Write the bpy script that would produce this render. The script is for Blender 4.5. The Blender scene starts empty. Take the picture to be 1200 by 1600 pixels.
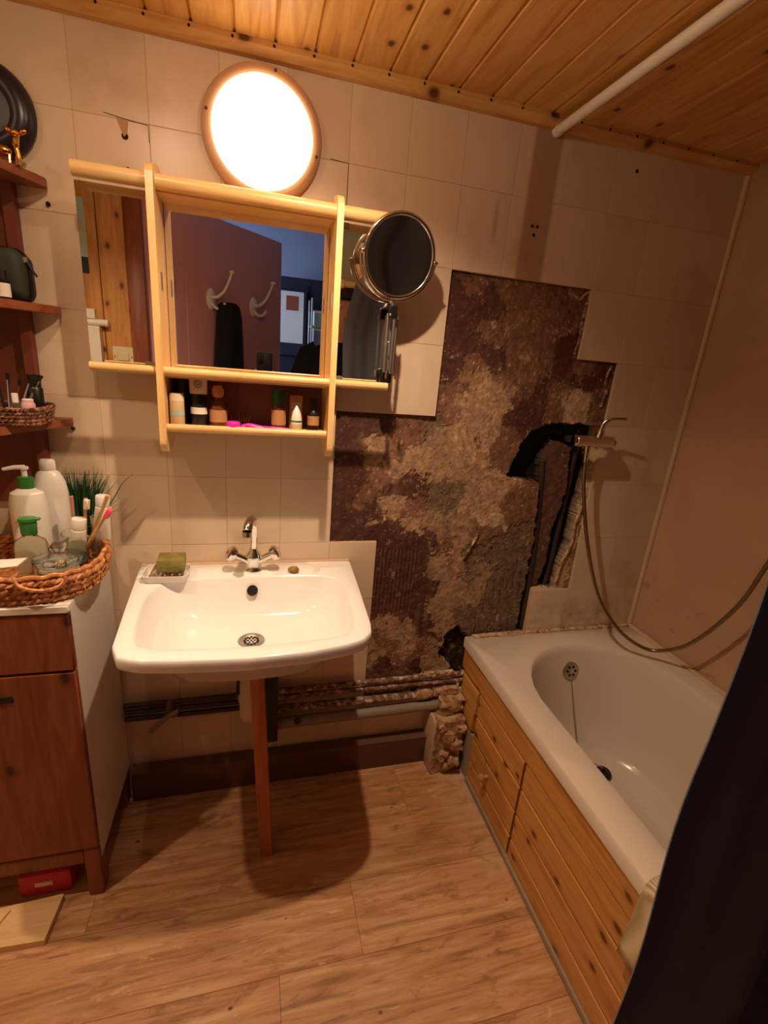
import bpy, bmesh, math, random
from mathutils import Vector, Matrix, Euler, noise
random.seed(7)
scn = bpy.context.scene
C = scn.collection
PI = math.pi

# ------------------------------------------------------------------ camera
cam_d = bpy.data.cameras.new('camera')
cam_d.sensor_fit = 'VERTICAL'; cam_d.sensor_height = 36.0
cam_d.lens = 747.81 / 1600 * 36.0
cam_d.clip_start = 0.002
cam = bpy.data.objects.new('camera', cam_d); C.objects.link(cam)
cam.location = (-0.2224, -1.3677, 1.4142)
cam.rotation_euler = (1.265957, -0.081781, -0.250713)
scn.camera = cam
# ------------------------------------------------------------------ world, exposure
w = bpy.data.worlds.new('world'); scn.world = w; w.use_nodes = True
w.node_tree.nodes['Background'].inputs[0].default_value = (0.5, 0.45, 0.42, 1)
w.node_tree.nodes['Background'].inputs[1].default_value = 0.006
scn.view_settings.view_transform = 'Standard'; scn.view_settings.look = 'None'
scn.view_settings.exposure = 0.0; scn.view_settings.gamma = 1.0
scn.view_settings.use_curve_mapping = False
scn.cycles.use_denoising = True
scn.cycles.max_bounces = 10
scn.cycles.blur_glossy = 0.3
# ------------------------------------------------------------------ lights
WARM = (1.0, 0.72, 0.48)
# three ceiling spots: x, y, z, watts of the beam, tilt towards the tiled wall (deg), beam angle, watts of stray light around the beam
SPOTS = [(-0.90, -0.53, 1.985, 36.0, -16, 125, 0.6), (-0.47, -0.53, 1.985, 5.5, 30, 140, 1.0), (-0.07, -0.53, 1.985, 48.0, 6, 136, 2.2)]
LAMP_STRENGTH = 5.0
LAMP_COL = (1.0, 0.74, 0.46)

def light(name, kind, loc, energy, col, **k):
    d = bpy.data.lights.new(name, kind); d.energy = energy; d.color = col
    for a, b in k.items(): setattr(d, a, b)
    o = bpy.data.objects.new(name, d); C.objects.link(o); o.location = loc
    return o
for (x, y, z, e, tilt, ang, stray) in SPOTS:
    sp_ = light('ceiling_spot_beam', 'SPOT', (x, y, z), e, WARM, shadow_soft_size=0.014, spot_size=math.radians(ang), spot_blend=1.0)
    sp_.rotation_euler = (math.radians(tilt), 0, 0)
    light('ceiling_spot_bulb', 'POINT', (x, y, z), stray, WARM, shadow_soft_size=0.014)
day = light('hallway_daylight', 'AREA', (-0.95, -2.35, 1.75), 24.0, (0.5, 0.66, 1.0), shape='RECTANGLE', size=0.6, size_y=0.8)
day.rotation_euler = (0, -PI / 2, 0)

# ------------------------------------------------------------------ materials
MATS = {}
def s2l(c):
    return tuple((v / 255 / 12.92) if v / 255 <= .04045 else ((v / 255 + .055) / 1.055) ** 2.4 for v in c)
def mat(name, rgb, rough=.5, metal=0.0, spec=.5, trans=0.0, ior=1.45, emit=None, estr=0.0, coat=0.0, alpha=1.0, sheen=0.0):
    m = bpy.data.materials.new(name); m.use_nodes = True
    b = m.node_tree.nodes['Principled BSDF']
    c = s2l(rgb)
    b.inputs['Base Color'].default_value = (*c, 1); b.inputs['Roughness'].default_value = rough
    b.inputs['Metallic'].default_value = metal; b.inputs['Specular IOR Level'].default_value = spec
    b.inputs['Transmission Weight'].default_value = trans; b.inputs['IOR'].default_value = ior
    b.inputs['Coat Weight'].default_value = coat; b.inputs['Sheen Weight'].default_value = sheen
    if emit:
        b.inputs['Emission Color'].default_value = (*emit, 1); b.inputs['Emission Strength'].default_value = estr
    MATS[name] = m
    return m
class N:
    """tiny node-graph helper"""
    def __init__(s, m):
        s.t = m.node_tree; s.b = s.t.nodes['Principled BSDF']
    def n(s, typ, **k):
        x = s.t.nodes.new(typ)
        for a, v in k.items():
            if a == 'i':
                for kk, vv in v.items(): x.inputs[kk].default_value = vv
            else: setattr(x, a, v)
        return x
    def l(s, a, b): s.t.links.new(a, b)
    def pos(s, scale=(1, 1, 1), off=(0, 0, 0), rand=False, obj=True):
        tc = s.n('ShaderNodeTexCoord') if obj else s.n('ShaderNodeNewGeometry')
        o = tc.outputs['Object'] if obj else tc.outputs['Position']
        if rand:
            oi = s.n('ShaderNodeObjectInfo'); ml = s.n('ShaderNodeMath', operation='MULTIPLY', i={1: 37.0}); s.l(oi.outputs['Random'], ml.inputs[0])
            va = s.n('ShaderNodeVectorMath', operation='ADD'); s.l(o, va.inputs[0]); s.l(ml.outputs[0], va.inputs[1]); o = va.outputs[0]
        mp = s.n('ShaderNodeMapping'); mp.inputs['Scale'].default_value = scale; mp.inputs['Location'].default_value = off
        s.l(o, mp.inputs['Vector']); return mp.outputs[0]
    def noise(s, v, scale, detail=4, rough=.55, dist=0):
        x = s.n('ShaderNodeTexNoise', i={'Scale': scale, 'Detail': detail, 'Roughness': rough, 'Distortion': dist}); s.l(v, x.inputs['Vector']); return x.outputs['Fac']
    def ramp(s, f, stops):
        r = s.n('ShaderNodeValToRGB'); e = r.color_ramp.elements
        while len(e) > 1: e.remove(e[-1])
        e[0].position = stops[0][0]; e[0].color = (*s2l(stops[0][1]), 1)
        for p, c in stops[1:]:
            q = e.new(p); q.color = (*s2l(c), 1)
        s.l(f, r.inputs[0]); return r.outputs[0]
    def framp(s, f, a, b):
        r = s.n('ShaderNodeMapRange', i={1: a, 2: b, 3: 0., 4: 1.}); s.l(f, r.inputs[0]); return r.outputs[0]
    def mix(s, f, a, b, mode='MIX'):
        x = s.n('ShaderNodeMix', data_type='RGBA', blend_type=mode)
        for sock, v in ((x.inputs[0], f), (x.inputs[6], a), (x.inputs[7], b)):
            if isinstance(v, (int, float)): sock.default_value = v
            elif isinstance(v, tuple): sock.default_value = (*s2l(v), 1)
            else: s.l(v, sock)
        return x.outputs[2]
    def bump(s, h, strength=.3, dist=.002):
        x = s.n('ShaderNodeBump', i={'Strength': strength, 'Distance': dist}); s.l(h, x.inputs['Height']); s.l(x.outputs[0], s.b.inputs['Normal'])
    def col(s, c): s.l(c, s.b.inputs['Base Color'])
    def rough(s, f, a, b):
        r = s.n('ShaderNodeMapRange', i={1: .3, 2: .7, 3: a, 4: b}); s.l(f, r.inputs[0]); s.l(r.outputs[0], s.b.inputs['Roughness'])

def pine(name, axis, light_c, mid_c, dark_c, knot_c, rough=.42, knots=1.0, kscale=7.0, nrm=1):
    m = mat(name, mid_c, rough); g = N(m)
    st = [9, 9, 9]; st[axis] = .9
    ks = [1.0, 1.0, 1.0]; ks[axis] = .62; ks[nrm] = .04
    v = g.pos(tuple(st), rand=True); vk = g.pos(tuple(ks), rand=True)
    grain = g.noise(v, 3.2, 6, .6, 1.2)
    c = g.ramp(grain, [(.3, dark_c), (.46, mid_c), (.6, light_c), (.75, mid_c)])
    fine = g.noise(g.pos(tuple(q * 6 for q in st), rand=True), 4.0, 3, .6)
    c = g.mix(g.framp(fine, .45, .75), c, mid_c)
    big = g.noise(g.pos((1.3, 1.3, 1.3), rand=True), 2.0, 2)
    c = g.mix(g.framp(big, .3, .75), c, light_c, 'MULTIPLY') if False else c
    if knots > 0:
        sv = g.n('ShaderNodeSeparateXYZ'); g.l(vk, sv.inputs[0]); cv = g.n('ShaderNodeCombineXYZ')
        ax2 = [q for q in (0, 1, 2) if q != nrm]
        g.l(sv.outputs[ax2[0]], cv.inputs[0]); g.l(sv.outputs[ax2[1]], cv.inputs[1])
        vo = g.n('ShaderNodeTexVoronoi', feature='F1', voronoi_dimensions='2D', i={'Scale': kscale}); g.l(cv.outputs[0], vo.inputs['Vector'])
        wob = g.noise(vk, 40, 2)
        ad = g.n('ShaderNodeMath', operation='MULTIPLY_ADD', i={1: .07, 2: 0.}); g.l(wob, ad.inputs[0])
        sb = g.n('ShaderNodeMath', operation='SUBTRACT'); g.l(vo.outputs['Distance'], sb.inputs[0]); g.l(ad.outputs[0], sb.inputs[1])
        halo = g.n('ShaderNodeMapRange', i={1: .02 * knots, 2: .14 * knots, 3: .55, 4: 0.}); g.l(sb.outputs[0], halo.inputs[0])
        c = g.mix(halo.outputs[0], c, dark_c)
        kn = g.n('ShaderNodeMapRange', i={1: .0 * knots, 2: .05 * knots, 3: 1., 4: 0.}); g.l(sb.outputs[0], kn.inputs[0])
        c = g.mix(kn.outputs[0], c, knot_c)
    g.col(c); g.bump(grain, .08, .001)
    return m
pine('pine_x', 0, (214, 166, 100), (203, 150, 84), (180, 122, 62), (92, 50, 26))
pine('pine_y', 1, (222, 172, 102), (208, 152, 82), (178, 118, 58), (96, 52, 26), knots=.8, kscale=8, nrm=2)
pine('pine_z', 2, (205, 150, 84), (190, 132, 68), (165, 106, 52), (96, 52, 26), kscale=8)
pine('beech', 2, (228, 190, 132), (220, 178, 116), (208, 160, 98), (150, 100, 60), .35, 0)
pine('beech_x', 0, (230, 192, 134), (222, 180, 118), (208, 162, 100), (150, 100, 60), .35, 0)
pine('cabinet_pine', 2, (140, 76, 42), (124, 64, 35), (104, 50, 28), (60, 28, 16), .4, .9, 6.5)
pine('shelf_wood', 1, (148, 84, 52), (130, 70, 42), (110, 56, 35), (80, 40, 24), .45, 0)
pine('leg_wood', 2, (190, 112, 62), (172, 96, 50), (148, 78, 40), (80, 40, 22), .45, .6)
pine('board_light', 0, (226, 190, 140), (214, 174, 120), (190, 148, 96), (130, 80, 44), .5, 1.0, nrm=2)
pine('panel_pine', 1, (206, 150, 82), (192, 134, 68), (166, 106, 50), (92, 50, 24), .38, 1.0, 8.5, nrm=0)

# floor planks: printed wood with streaks
m = mat('floor_plank', (170, 125, 85), .42); g = N(m)
v = g.pos((1.0, 12, 12), rand=True)
n1 = g.noise(v, 3.0, 7, .66, .9); n2 = g.noise(g.pos((.9, 2.6, 1), rand=True), 2.2, 4, .6, .6); n3 = g.noise(g.pos((2.0, 26, 1), rand=True), 4.0, 4, .6)
c = g.ramp(n1, [(.28, (136, 94, 62)), (.44, (178, 132, 90)), (.56, (196, 150, 106)), (.72, (214, 174, 132))])
c = g.mix(g.framp(n2, .42, .7), c, g.ramp(n1, [(.3, (158, 104, 66)), (.6, (198, 140, 94))]))
c = g.mix(g.framp(n3, .6, .8), c, (104, 66, 42))
n4 = g.noise(g.pos((3.2, 11, 1), rand=True, off=(3, 1, 2)), 2.4, 6, .7, .8); c = g.mix(g.framp(n4, .54, .72), c, (126, 84, 54)); c = g.mix(g.framp(n4, .40, .28), c, (222, 186, 142))
sp = g.n('ShaderNodeTexVoronoi', i={'Scale': 6.5}); g.l(g.pos((1, 1.6, 1), rand=True), sp.inputs['Vector'])
c = g.mix(g.framp(sp.outputs['Distance'], .055, .02), c, (84, 50, 32))
gp = g.pos((1, 1, 1), obj=False); sx = g.n('ShaderNodeSeparateXYZ'); g.l(gp, sx.inputs[0])
def near(sock, a, b):
    q = g.n('ShaderNodeMapRange', i={1: a, 2: b, 3: 0., 4: 1.}); g.l(sock, q.inputs[0]); return q.outputs[0]
dm = g.n('ShaderNodeMath', operation='MULTIPLY'); g.l(near(sx.outputs[0], .36, .50), dm.inputs[0]); g.l(near(sx.outputs[1], -.62, -.20), dm.inputs[1])
dm2 = g.n('ShaderNodeMath', operation='MULTIPLY'); g.l(dm.outputs[0], dm2.inputs[0]); g.l(g.framp(g.noise(gp, 14, 5, .65), .35, .65), dm2.inputs[1])
c = g.mix(dm2.outputs[0], c, (196, 172, 140))                     # plaster dust swept against the bath
g.col(c); g.bump(n1, .06, .001); g.rough(n1, .36, .5)

# tiles
m = mat('tile_glaze', (214, 194, 160), .34); g = N(m)
oi = g.n('ShaderNodeObjectInfo')
c = g.ramp(oi.outputs['Random'], [(0, (206, 182, 154)), (1, (217, 194, 166))])
p = g.pos((1, 1, 1), obj=False)
dirt = g.noise(p, 5.0, 5, .6); c = g.mix(g.framp(dirt, .55, .85), c, (180, 150, 116))
sx = g.n('ShaderNodeSeparateXYZ'); g.l(p, sx.inputs[0])
def band(sock, a, b, soft):
    r1 = g.n('ShaderNodeMapRange', i={1: a - soft, 2: a + soft}); g.l(sock, r1.inputs[0])
    r2 = g.n('ShaderNodeMapRange', i={1: b - soft, 2: b + soft, 3: 1., 4: 0.}); g.l(sock, r2.inputs[0])
    mm = g.n('ShaderNodeMath', operation='MULTIPLY'); g.l(r1.outputs[0], mm.inputs[0]); g.l(r2.outputs[0], mm.inputs[1]); return mm.outputs[0]
def mul(a, b):
    mm = g.n('ShaderNodeMath', operation='MULTIPLY')
    g.l(a, mm.inputs[0])
    if isinstance(b, float): mm.inputs[1].default_value = b
    else: g.l(b, mm.inputs[1])
    return mm.outputs[0]
old = mul(mul(band(sx.outputs[0], .492, .575, .006), band(sx.outputs[2], 1.6, 2.2, .01)), .7)   # glue trace of a lath once screwed to the tiles
c = g.mix(old, c, (152, 104, 80))
grime = g.noise(p, 9.0, 5, .65); gm = mul(g.framp(grime, .45, .75), band(sx.outputs[2], .40, .60, .06))
gm = mul(gm, band(sx.outputs[0], .7, 1.4, .05)); c = g.mix(gm, c, (120, 84, 58))
smudge = mul(band(sx.outputs[0], .405, .415, .006), band(sx.outputs[2], 1.76, 1.84, .02)); c = g.mix(mul(smudge, .5), c, (120, 84, 60))
g.col(c); g.bump(g.noise(p, 60, 2), .03, .001)
mat('grout', (192, 164, 130), .85)
m = mat('shower_panel', (180, 150, 112), .35); g = N(m); p = g.pos((1, 1, 1), obj=False)
c = g.ramp(g.noise(p, 3.0, 4), [(.35, (176, 140, 110)), (.65, (190, 154, 124))])
sx = g.n('ShaderNodeSeparateXYZ'); g.l(p, sx.inputs[0])
mold = mul(g.framp(g.noise(p, 24.0, 4, .6), .62, .74), band(sx.outputs[2], .42, .66, .08)); c = g.mix(mold, c, (110, 78, 52))
mold2 = g.framp(g.noise(p, 8.0, 2), .72, .8); c = g.mix(mul(mold2, .6), c, (150, 116, 84))
g.col(c)

# exposed wall: colour layers carried by the mesh
m = mat('damaged_plaster', (120, 90, 70), .8); g = N(m)
at = g.n('ShaderNodeAttribute', attribute_name='layer')
p = g.pos((1, 1, 1))
n1 = g.noise(p, 60, 5, .65); c = g.mix(.55, at.outputs['Color'], g.ramp(n1, [(.3, (70, 50, 40)), (.5, (150, 150, 150)), (.72, (225, 225, 225))]), 'OVERLAY')
fk = g.noise(g.pos((1, 1, .8)), 34, 8, .72, .4); patch = g.noise(p, 6, 3)
fm = g.n('ShaderNodeMath', operation='MULTIPLY'); g.l(g.framp(fk, .585, .615), fm.inputs[0]); g.l(g.framp(patch, .42, .62), fm.inputs[1])
c = g.mix(fm.outputs[0], c, (186, 150, 116))                      # remnants of light plaster
dk = g.noise(g.pos((1.6, 1, .7), off=(4, 2, 7)), 28, 8, .72, .3); dm = g.n('ShaderNodeMath', operation='MULTIPLY'); g.l(g.framp(dk, .59, .62), dm.inputs[0]); g.l(g.framp(g.noise(g.pos((1, 1, 1), off=(9, 1, 3)), 5, 3), .42, .6), dm.inputs[1])
c = g.mix(dm.outputs[0], c, (72, 38, 30))                         # remnants of brown paint
g.col(c); g.bump(g.noise(p, 140, 5, .7), .5, .003)
m = mat('masonry', (168, 140, 106), .9); g = N(m); p = g.pos((1, 1, 1))
n1 = g.noise(p, 38, 5, .65); g.col(g.ramp(n1, [(.3, (96, 66, 44)), (.48, (172, 132, 92)), (.7, (206, 184, 150))])); g.bump(g.noise(p, 90, 5, .7), .6, .004)
mat('grey_cement', (150, 134, 112), .9)

mat('ceramic', (242, 240, 238), .12, coat=.3)
mat('tub_enamel', (212, 196, 180), .18, coat=.2)
mat('chrome', (225, 222, 218), .12, 1.0)
mat('steel_dull', (190, 184, 174), .42, 1.0)
mat('mirror', (235, 235, 235), .0, 1.0)
mat('black_rubber', (14, 13, 13), .5)
mat('black_plastic', (18, 17, 18), .35)
mat('hole_dark', (30, 20, 15), .9)
mat('hose_metal', (158, 136, 110), .34, 1.0)
mat('glass', (245, 250, 245), .03, trans=1.0, ior=1.22)
mat('clear_plastic', (226, 228, 206), .06, trans=.96, ior=1.2)
mat('white_plastic', (228, 222, 212), .35)
mat('white_label', (222, 214, 198), .5)
mat('cream_plastic', (214, 188, 150), .4)
mat('green_cap', (52, 120, 48), .35)
mat('dark_green_cap', (22, 74, 40), .4)
mat('magenta', (206, 40, 170), .4)
mat('pink_bristle', (236, 84, 120), .6)
mat('bamboo', (196, 150, 92), .55)
mat('bristle_white', (224, 206, 186), .7)
mat('pinkish_wood', (186, 130, 100), .55)
mat('amber', (96, 48, 24), .15)
mat('kraft', (176, 128, 86), .6)
mat('paper', (224, 212, 192), .6)
mat('pale_blue_print', (166, 190, 184), .5)
mat('navy_print', (16, 20, 30), .4)
mat('gold', (212, 150, 80), .22, 1.0)
mat('clock_rim', (34, 28, 38), .3)
mat('clock_face', (206, 186, 178), .5)
mat('mauve_paint', (196, 144, 146), .55)
mat('mauve_board', (120, 76, 66), .6)
mat('red_wood', (112, 52, 36), .55)
mat('white_paint', (224, 216, 204), .4)
mat('hall_wall', (140, 142, 158), .8)
mat('cream_wall', (206, 196, 150), .8)
mat('switch_ivory', (214, 200, 160), .4)
mat('pipe_grey', (138, 124, 106), .5)
mat('pipe_brown', (104, 72, 54), .55)
mat('pipe_dark', (52, 42, 38), .5)
mat('trap_plastic', (206, 184, 152), .4)
mat('skirting_brown', (92, 60, 46), .45)
mat('caulk', (198, 170, 136), .6)
m = mat('caulk_dirty', (160, 124, 90), .8); g = N(m); n1 = g.noise(g.pos((1, 1, 1)), 45, 5, .7)
g.col(g.ramp(n1, [(.34, (84, 58, 40)), (.46, (176, 142, 108)), (.65, (210, 184, 150))])); g.bump(n1, .6, .004)
m = mat('paint_flake_pipe', (150, 126, 104), .7); g = N(m); n1 = g.noise(g.pos((1, 1, 1)), 55, 5, .7)
g.col(g.ramp(n1, [(.4, (86, 56, 42)), (.52, (130, 100, 78)), (.64, (208, 190, 166))])); g.bump(n1, .5, .003)
m = mat('dark_cloth', (82, 84, 94), .95, sheen=.15); g = N(m); n1 = g.noise(g.pos((1, 1, 1)), 300, 2); g.bump(n1, .3, .001)
mat('black_cloth', (16, 14, 16), .95)
m = mat('knit', (206, 186, 150), .95); g = N(m); wv = g.n('ShaderNodeTexWave', i={'Scale': 60.0, 'Distortion': .6}); g.l(g.pos((1, 1, 1)), wv.inputs['Vector'])
g.col(g.ramp(wv.outputs['Fac'], [(0, (168, 146, 112)), (1, (216, 198, 164))])); g.bump(wv.outputs['Fac'], .6, .002)
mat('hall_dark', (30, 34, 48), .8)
mat('poster_red', (150, 70, 50), .6)
mat('skin', (200, 140, 112), .5)
mat('hair_brown', (50, 32, 24), .7)
mat('denim', (40, 48, 70), .9)
m = mat('soap_olive', (128, 122, 58), .55); g = N(m); n1 = g.noise(g.pos((1, 1, 1)), 40, 4); g.col(g.ramp(n1, [(.35, (112, 106, 48)), (.65, (140, 132, 66))]))
mat('stone_brown', (142, 106, 52), .45)
m = mat('wicker', (190, 124, 72), .6); g = N(m); n1 = g.noise(g.pos((1, 1, 1)), 70, 4, .6); g.col(g.ramp(n1, [(.32, (130, 74, 42)), (.5, (182, 116, 68)), (.68, (222, 164, 106))])); g.bump(n1, .4, .002)
m = mat('wicker_dark', (110, 66, 44), .5); g = N(m); n1 = g.noise(g.pos((1, 1, 1)), 120, 3, .6); g.col(g.ramp(n1, [(.35, (58, 32, 24)), (.5, (112, 66, 46)), (.7, (180, 130, 100))]))
mat('grass_blade', (36, 78, 40), .5)
mat('olive_pouch', (44, 46, 34), .7)
mat('cotton', (232, 226, 214), .9)
mat('pink_pack', (196, 44, 70), .5)
mat('diffuser', (255, 244, 225), .4, emit=LAMP_COL, estr=LAMP_STRENGTH)
mat('lamp_rim', (200, 156, 118), .4)
mat('bulb', (255, 240, 220), .4, emit=(1, .7, .4), estr=8.0)

# ------------------------------------------------------------------ mesh helpers
class B:
    def __init__(s): s.m = bmesh.new()
    def box(s, x0, x1, y0, y1, z0, z1, mtx=None):
        M = Matrix.Translation(((x0 + x1) / 2, (y0 + y1) / 2, (z0 + z1) / 2)) @ Matrix.Diagonal((abs(x1 - x0), abs(y1 - y0), abs(z1 - z0), 1))
        if mtx is not None: M = mtx @ M
        bmesh.ops.create_cube(s.m, size=1, matrix=M); return s
    def cyl(s, p0, p1, r0, r1=None, seg=16, caps=True):
        p0 = Vector(p0); p1 = Vector(p1); d = p1 - p0
        M = Matrix.Translation((p0 + p1) / 2) @ d.to_track_quat('Z', 'Y').to_matrix().to_4x4()
        bmesh.ops.create_cone(s.m, cap_ends=caps, segments=seg, radius1=r0, radius2=r0 if r1 is None else r1, depth=d.length, matrix=M); return s
    def sph(s, c, r, sc=(1, 1, 1), seg=16, rot=None):
        M = Matrix.Translation(c)
        if rot is not None: M = M @ rot
        M = M @ Matrix.Diagonal((*sc, 1))
        bmesh.ops.create_uvsphere(s.m, u_segments=seg, v_segments=max(6, seg // 2), radius=r, matrix=M); return s
    def tube(s, pts, r, seg=8, closed=False, flat=1.0):
        pts = [Vector(p) for p in pts]; n = len(pts); rs = r if isinstance(r, (list, tuple)) else [r] * n
        rings = []; up = None
        for i in range(n):
            a = pts[(i - 1) % n] if (closed or i > 0) else pts[i]; b = pts[(i + 1) % n] if (closed or i < n - 1) else pts[i]
            t = (b - a).normalized()
            if up is None:
                up = Vector((0, 0, 1)) if abs(t.z) < .9 else Vector((0, 1, 0))
            sd = t.cross(up).normalized(); up = sd.cross(t).normalized()
            rings.append([s.m.verts.new(pts[i] + rs[i] * (math.cos(2 * PI * k / seg) * sd + flat * math.sin(2 * PI * k / seg) * up)) for k in range(seg)])
        for i in range(n if closed else n - 1):
            A, D = rings[i], rings[(i + 1) % n]
            for k in range(seg):
                s.m.faces.new((A[k], A[(k + 1) % seg], D[(k + 1) % seg], D[k]))
        if not closed:
            s.m.faces.new(rings[0][::-1]); s.m.faces.new(rings[-1])
        return s
    def lathe(s, c, prof, seg=24, mtx=None, sx=1.0, sy=1.0):
        M = Matrix.Translation(c)
        if mtx is not None: M = M @ mtx
        rings = []
        for r, z in prof:
            if r < 1e-6: rings.append([s.m.verts.new(M @ Vector((0, 0, z)))])
            else: rings.append([s.m.verts.new(M @ Vector((sx * r * math.cos(2 * PI * k / seg), sy * r * math.sin(2 * PI * k / seg), z))) for k in range(seg)])
        for A, D in zip(rings, rings[1:]):
            for k in range(seg):
                k2 = (k + 1) % seg
                if len(A) == 1 and len(D) == 1: continue
                if len(A) == 1: s.m.faces.new((A[0], D[k2], D[k]))
                elif len(D) == 1: s.m.faces.new((A[k], A[k2], D[0]))
                else: s.m.faces.new((A[k], A[k2], D[k2], D[k]))
        if len(rings[0]) > 1: s.m.faces.new(rings[0][::-1])
        if len(rings[-1]) > 1: s.m.faces.new(rings[-1])
        return s
    def prism(s, poly, a, b, axis=2):
        def P(u, v, t): return (u, v, t) if axis == 2 else ((u, t, v) if axis == 1 else (t, u, v))
        lo = [s.m.verts.new(P(u, v, a)) for u, v in poly]; hi = [s.m.verts.new(P(u, v, b)) for u, v in poly]
        n = len(poly)
        for i in range(n): s.m.faces.new((lo[i], lo[(i + 1) % n], hi[(i + 1) % n], hi[i]))
        s.m.faces.new(lo[::-1]); s.m.faces.new(hi); return s
    def rings(s, rs, close_first=False, close_last=False):
        vs = [[s.m.verts.new(p) for p in r] for r in rs]
        n = len(vs[0])
        for A, D in zip(vs, vs[1:]):
            for k in range(n): s.m.faces.new((A[k], A[(k + 1) % n], D[(k + 1) % n], D[k]))
        if close_first: s.m.faces.new(vs[0][::-1])
        if close_last: s.m.faces.new(vs[-1])
        return s
    def bevel(s, w, seg=2, ang=35):
        es = [e for e in s.m.edges if len(e.link_faces) == 2 and e.calc_face_angle(0) > math.radians(ang)]
        bmesh.ops.bevel(s.m, geom=es, offset=w, segments=seg, profile=.5, affect='EDGES'); return s
    def mesh(s, name):
        bmesh.ops.recalc_face_normals(s.m, faces=s.m.faces)
        me = bpy.data.meshes.new(name); s.m.to_mesh(me); s.m.free(); return me
    def o(s, name, material, parent=None, smooth=40, label=None):
        me = s.mesh(name)
        me.materials.append(MATS[material])
        if smooth:
            me.polygons.foreach_set('use_smooth', [True] * len(me.polygons)); me.set_sharp_from_angle(angle=math.radians(smooth))
        ob = bpy.data.objects.new(name, me); C.objects.link(ob)
        if parent is not None:
            ob.parent = parent
            ob.matrix_parent_inverse = Matrix.Translation(-parent.location) if parent.type == 'EMPTY' else Matrix.Identity(4)
        if label: ob['label'] = label
        return ob
def thing(name, label, cat, loc=(0, 0, 0), group=None):
    e = bpy.data.objects.new(name, None); e.empty_display_size = .02; C.objects.link(e); e.location = loc
    return tag(e, label, cat, group)
def tag(o, label, cat, group=None):
    o['label'] = label; o['category'] = cat
    if group: o['group'] = group
    return o
def struct(o, label=None):
    o['kind'] = 'structure'
    if label: o['label'] = label
    return o
def piece(me, name, loc, parent, rot=None):
    ob = bpy.data.objects.new(name, me); C.objects.link(ob); ob.parent = parent; ob.location = loc
    if rot: ob.rotation_euler = rot
    return ob
def catmull(pts, per=6, closed=False):
    P = [Vector(p) for p in pts]; n = len(P); out = []
    for i in range(n if closed else n - 1):
        p0 = P[(i - 1) % n] if (closed or i > 0) else P[i] * 2 - P[i + 1]
        p1 = P[i]; p2 = P[(i + 1) % n]
        p3 = P[(i + 2) % n] if (closed or i < n - 2) else p2 * 2 - p1
        for k in range(per):
            t = k / per
            out.append(.5 * ((2 * p1) + (p2 - p0) * t + (2 * p0 - 5 * p1 + 4 * p2 - p3) * t * t + (3 * p1 - p0 - 3 * p2 + p3) * t ** 3))
    if not closed: out.append(P[-1])
    return out
def polar(poly, c, n):
    """radius of a star-shaped polygon about c for n angles -> 2-D points"""
    out = []
    m = len(poly)
    for k in range(n):
        a = 2 * PI * k / n; d = Vector((math.cos(a), math.sin(a))); best = 0
        for i in range(m):
            p = Vector(poly[i][:2]) - Vector(c); q = Vector(poly[(i + 1) % m][:2]) - Vector(c); e = q - p
            den = d.x * e.y - d.y * e.x
            if abs(den) < 1e-9: continue
            t = (p.x * e.y - p.y * e.x) / den; u = (p.x * d.y - p.y * d.x) / den
            if t > 0 and -1e-6 <= u <= 1 + 1e-6: best = max(best, t)
        out.append(Vector(c) + d * best)
    return out
def text_mesh(s, size, depth=.0004):
    cu = bpy.data.curves.new('lettering', 'FONT'); cu.body = s; cu.size = size; cu.extrude = depth; cu.align_x = 'CENTER'; cu.align_y = 'CENTER'
    tmp = bpy.data.objects.new('lettering', cu); C.objects.link(tmp)
    dg = bpy.context.evaluated_depsgraph_get(); me = bpy.data.meshes.new_from_object(tmp.evaluated_get(dg))
    bpy.data.objects.remove(tmp); bpy.data.curves.remove(cu); return me
def inside(x, z, poly):
    r = False; n = len(poly); j = n - 1
    for i in range(n):
        xi, zi = poly[i]; xj, zj = poly[j]
        if (zi > z) != (zj > z) and x < (xj - xi) * (z - zi) / (zj - zi) + xi: r = not r
        j = i
    return r

# ================================================================== THE ROOM
XR = 1.215        # right wall
ZC = 2.06         # ceiling underside
XL = -1.20        # left wall
# ---- back wall: grout bed + single tiles, with the stripped patch left open
TW, TH = .15, .20
OPEN = {3: (2, 5), 2: (2, 6), 1: (0, 6), 0: (0, 6), -1: (1, 6), -2: (1, 5), -3: (1, 9)}    # tile row -> first, last column stripped
bed = B(); cells = []
for r in range(-5, 6):
    for c in range(-8, 9):
        z0 = .87 + r * TH; z1 = z0 + TH
        if r in OPEN and OPEN[r][0] <= c < OPEN[r][1]: continue
        z0 = max(z0, 0); z1 = min(z1, ZC); x0 = c * TW; x1 = min(x0 + TW, XR)
        if z1 - z0 < .01: continue
        bed.box(x0, x1, .0009, .10, z0, z1)
        if c >= 4 and z1 < .46: continue
        cells.append((x0, x1, z0, z1))
bed.box(-1.28, 1.4, .10, .14, -.02, 2.4)
bed.box(XR, 1.4, .0016, .10, 0, ZC)
wall_back = struct(bed.o('wall_back', 'grout', smooth=0), 'cream tiled wall with a stripped patch between washbasin and bath')
tile_cache = {}
for (x0, x1, z0, z1) in cells:
    key = (round(x1 - x0, 3), round(z1 - z0, 3))
    if key not in tile_cache:
        hw, hh = key[0] / 2 - .0006, key[1] / 2 - .0006
        me = B().box(-hw, hw, 0, .008, -hh, hh).bevel(.0009, 2).mesh('tile'); me.materials.append(MATS['tile_glaze']); tile_cache[key] = me
    ob = piece(tile_cache[key], 'tile', ((x0 + x1) / 2, random.uniform(-.0004, .0004), (z0 + z1) / 2), wall_back)
    ob.rotation_euler = (random.uniform(-.002, .002), 0, random.uniform(-.002, .002))

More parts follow.
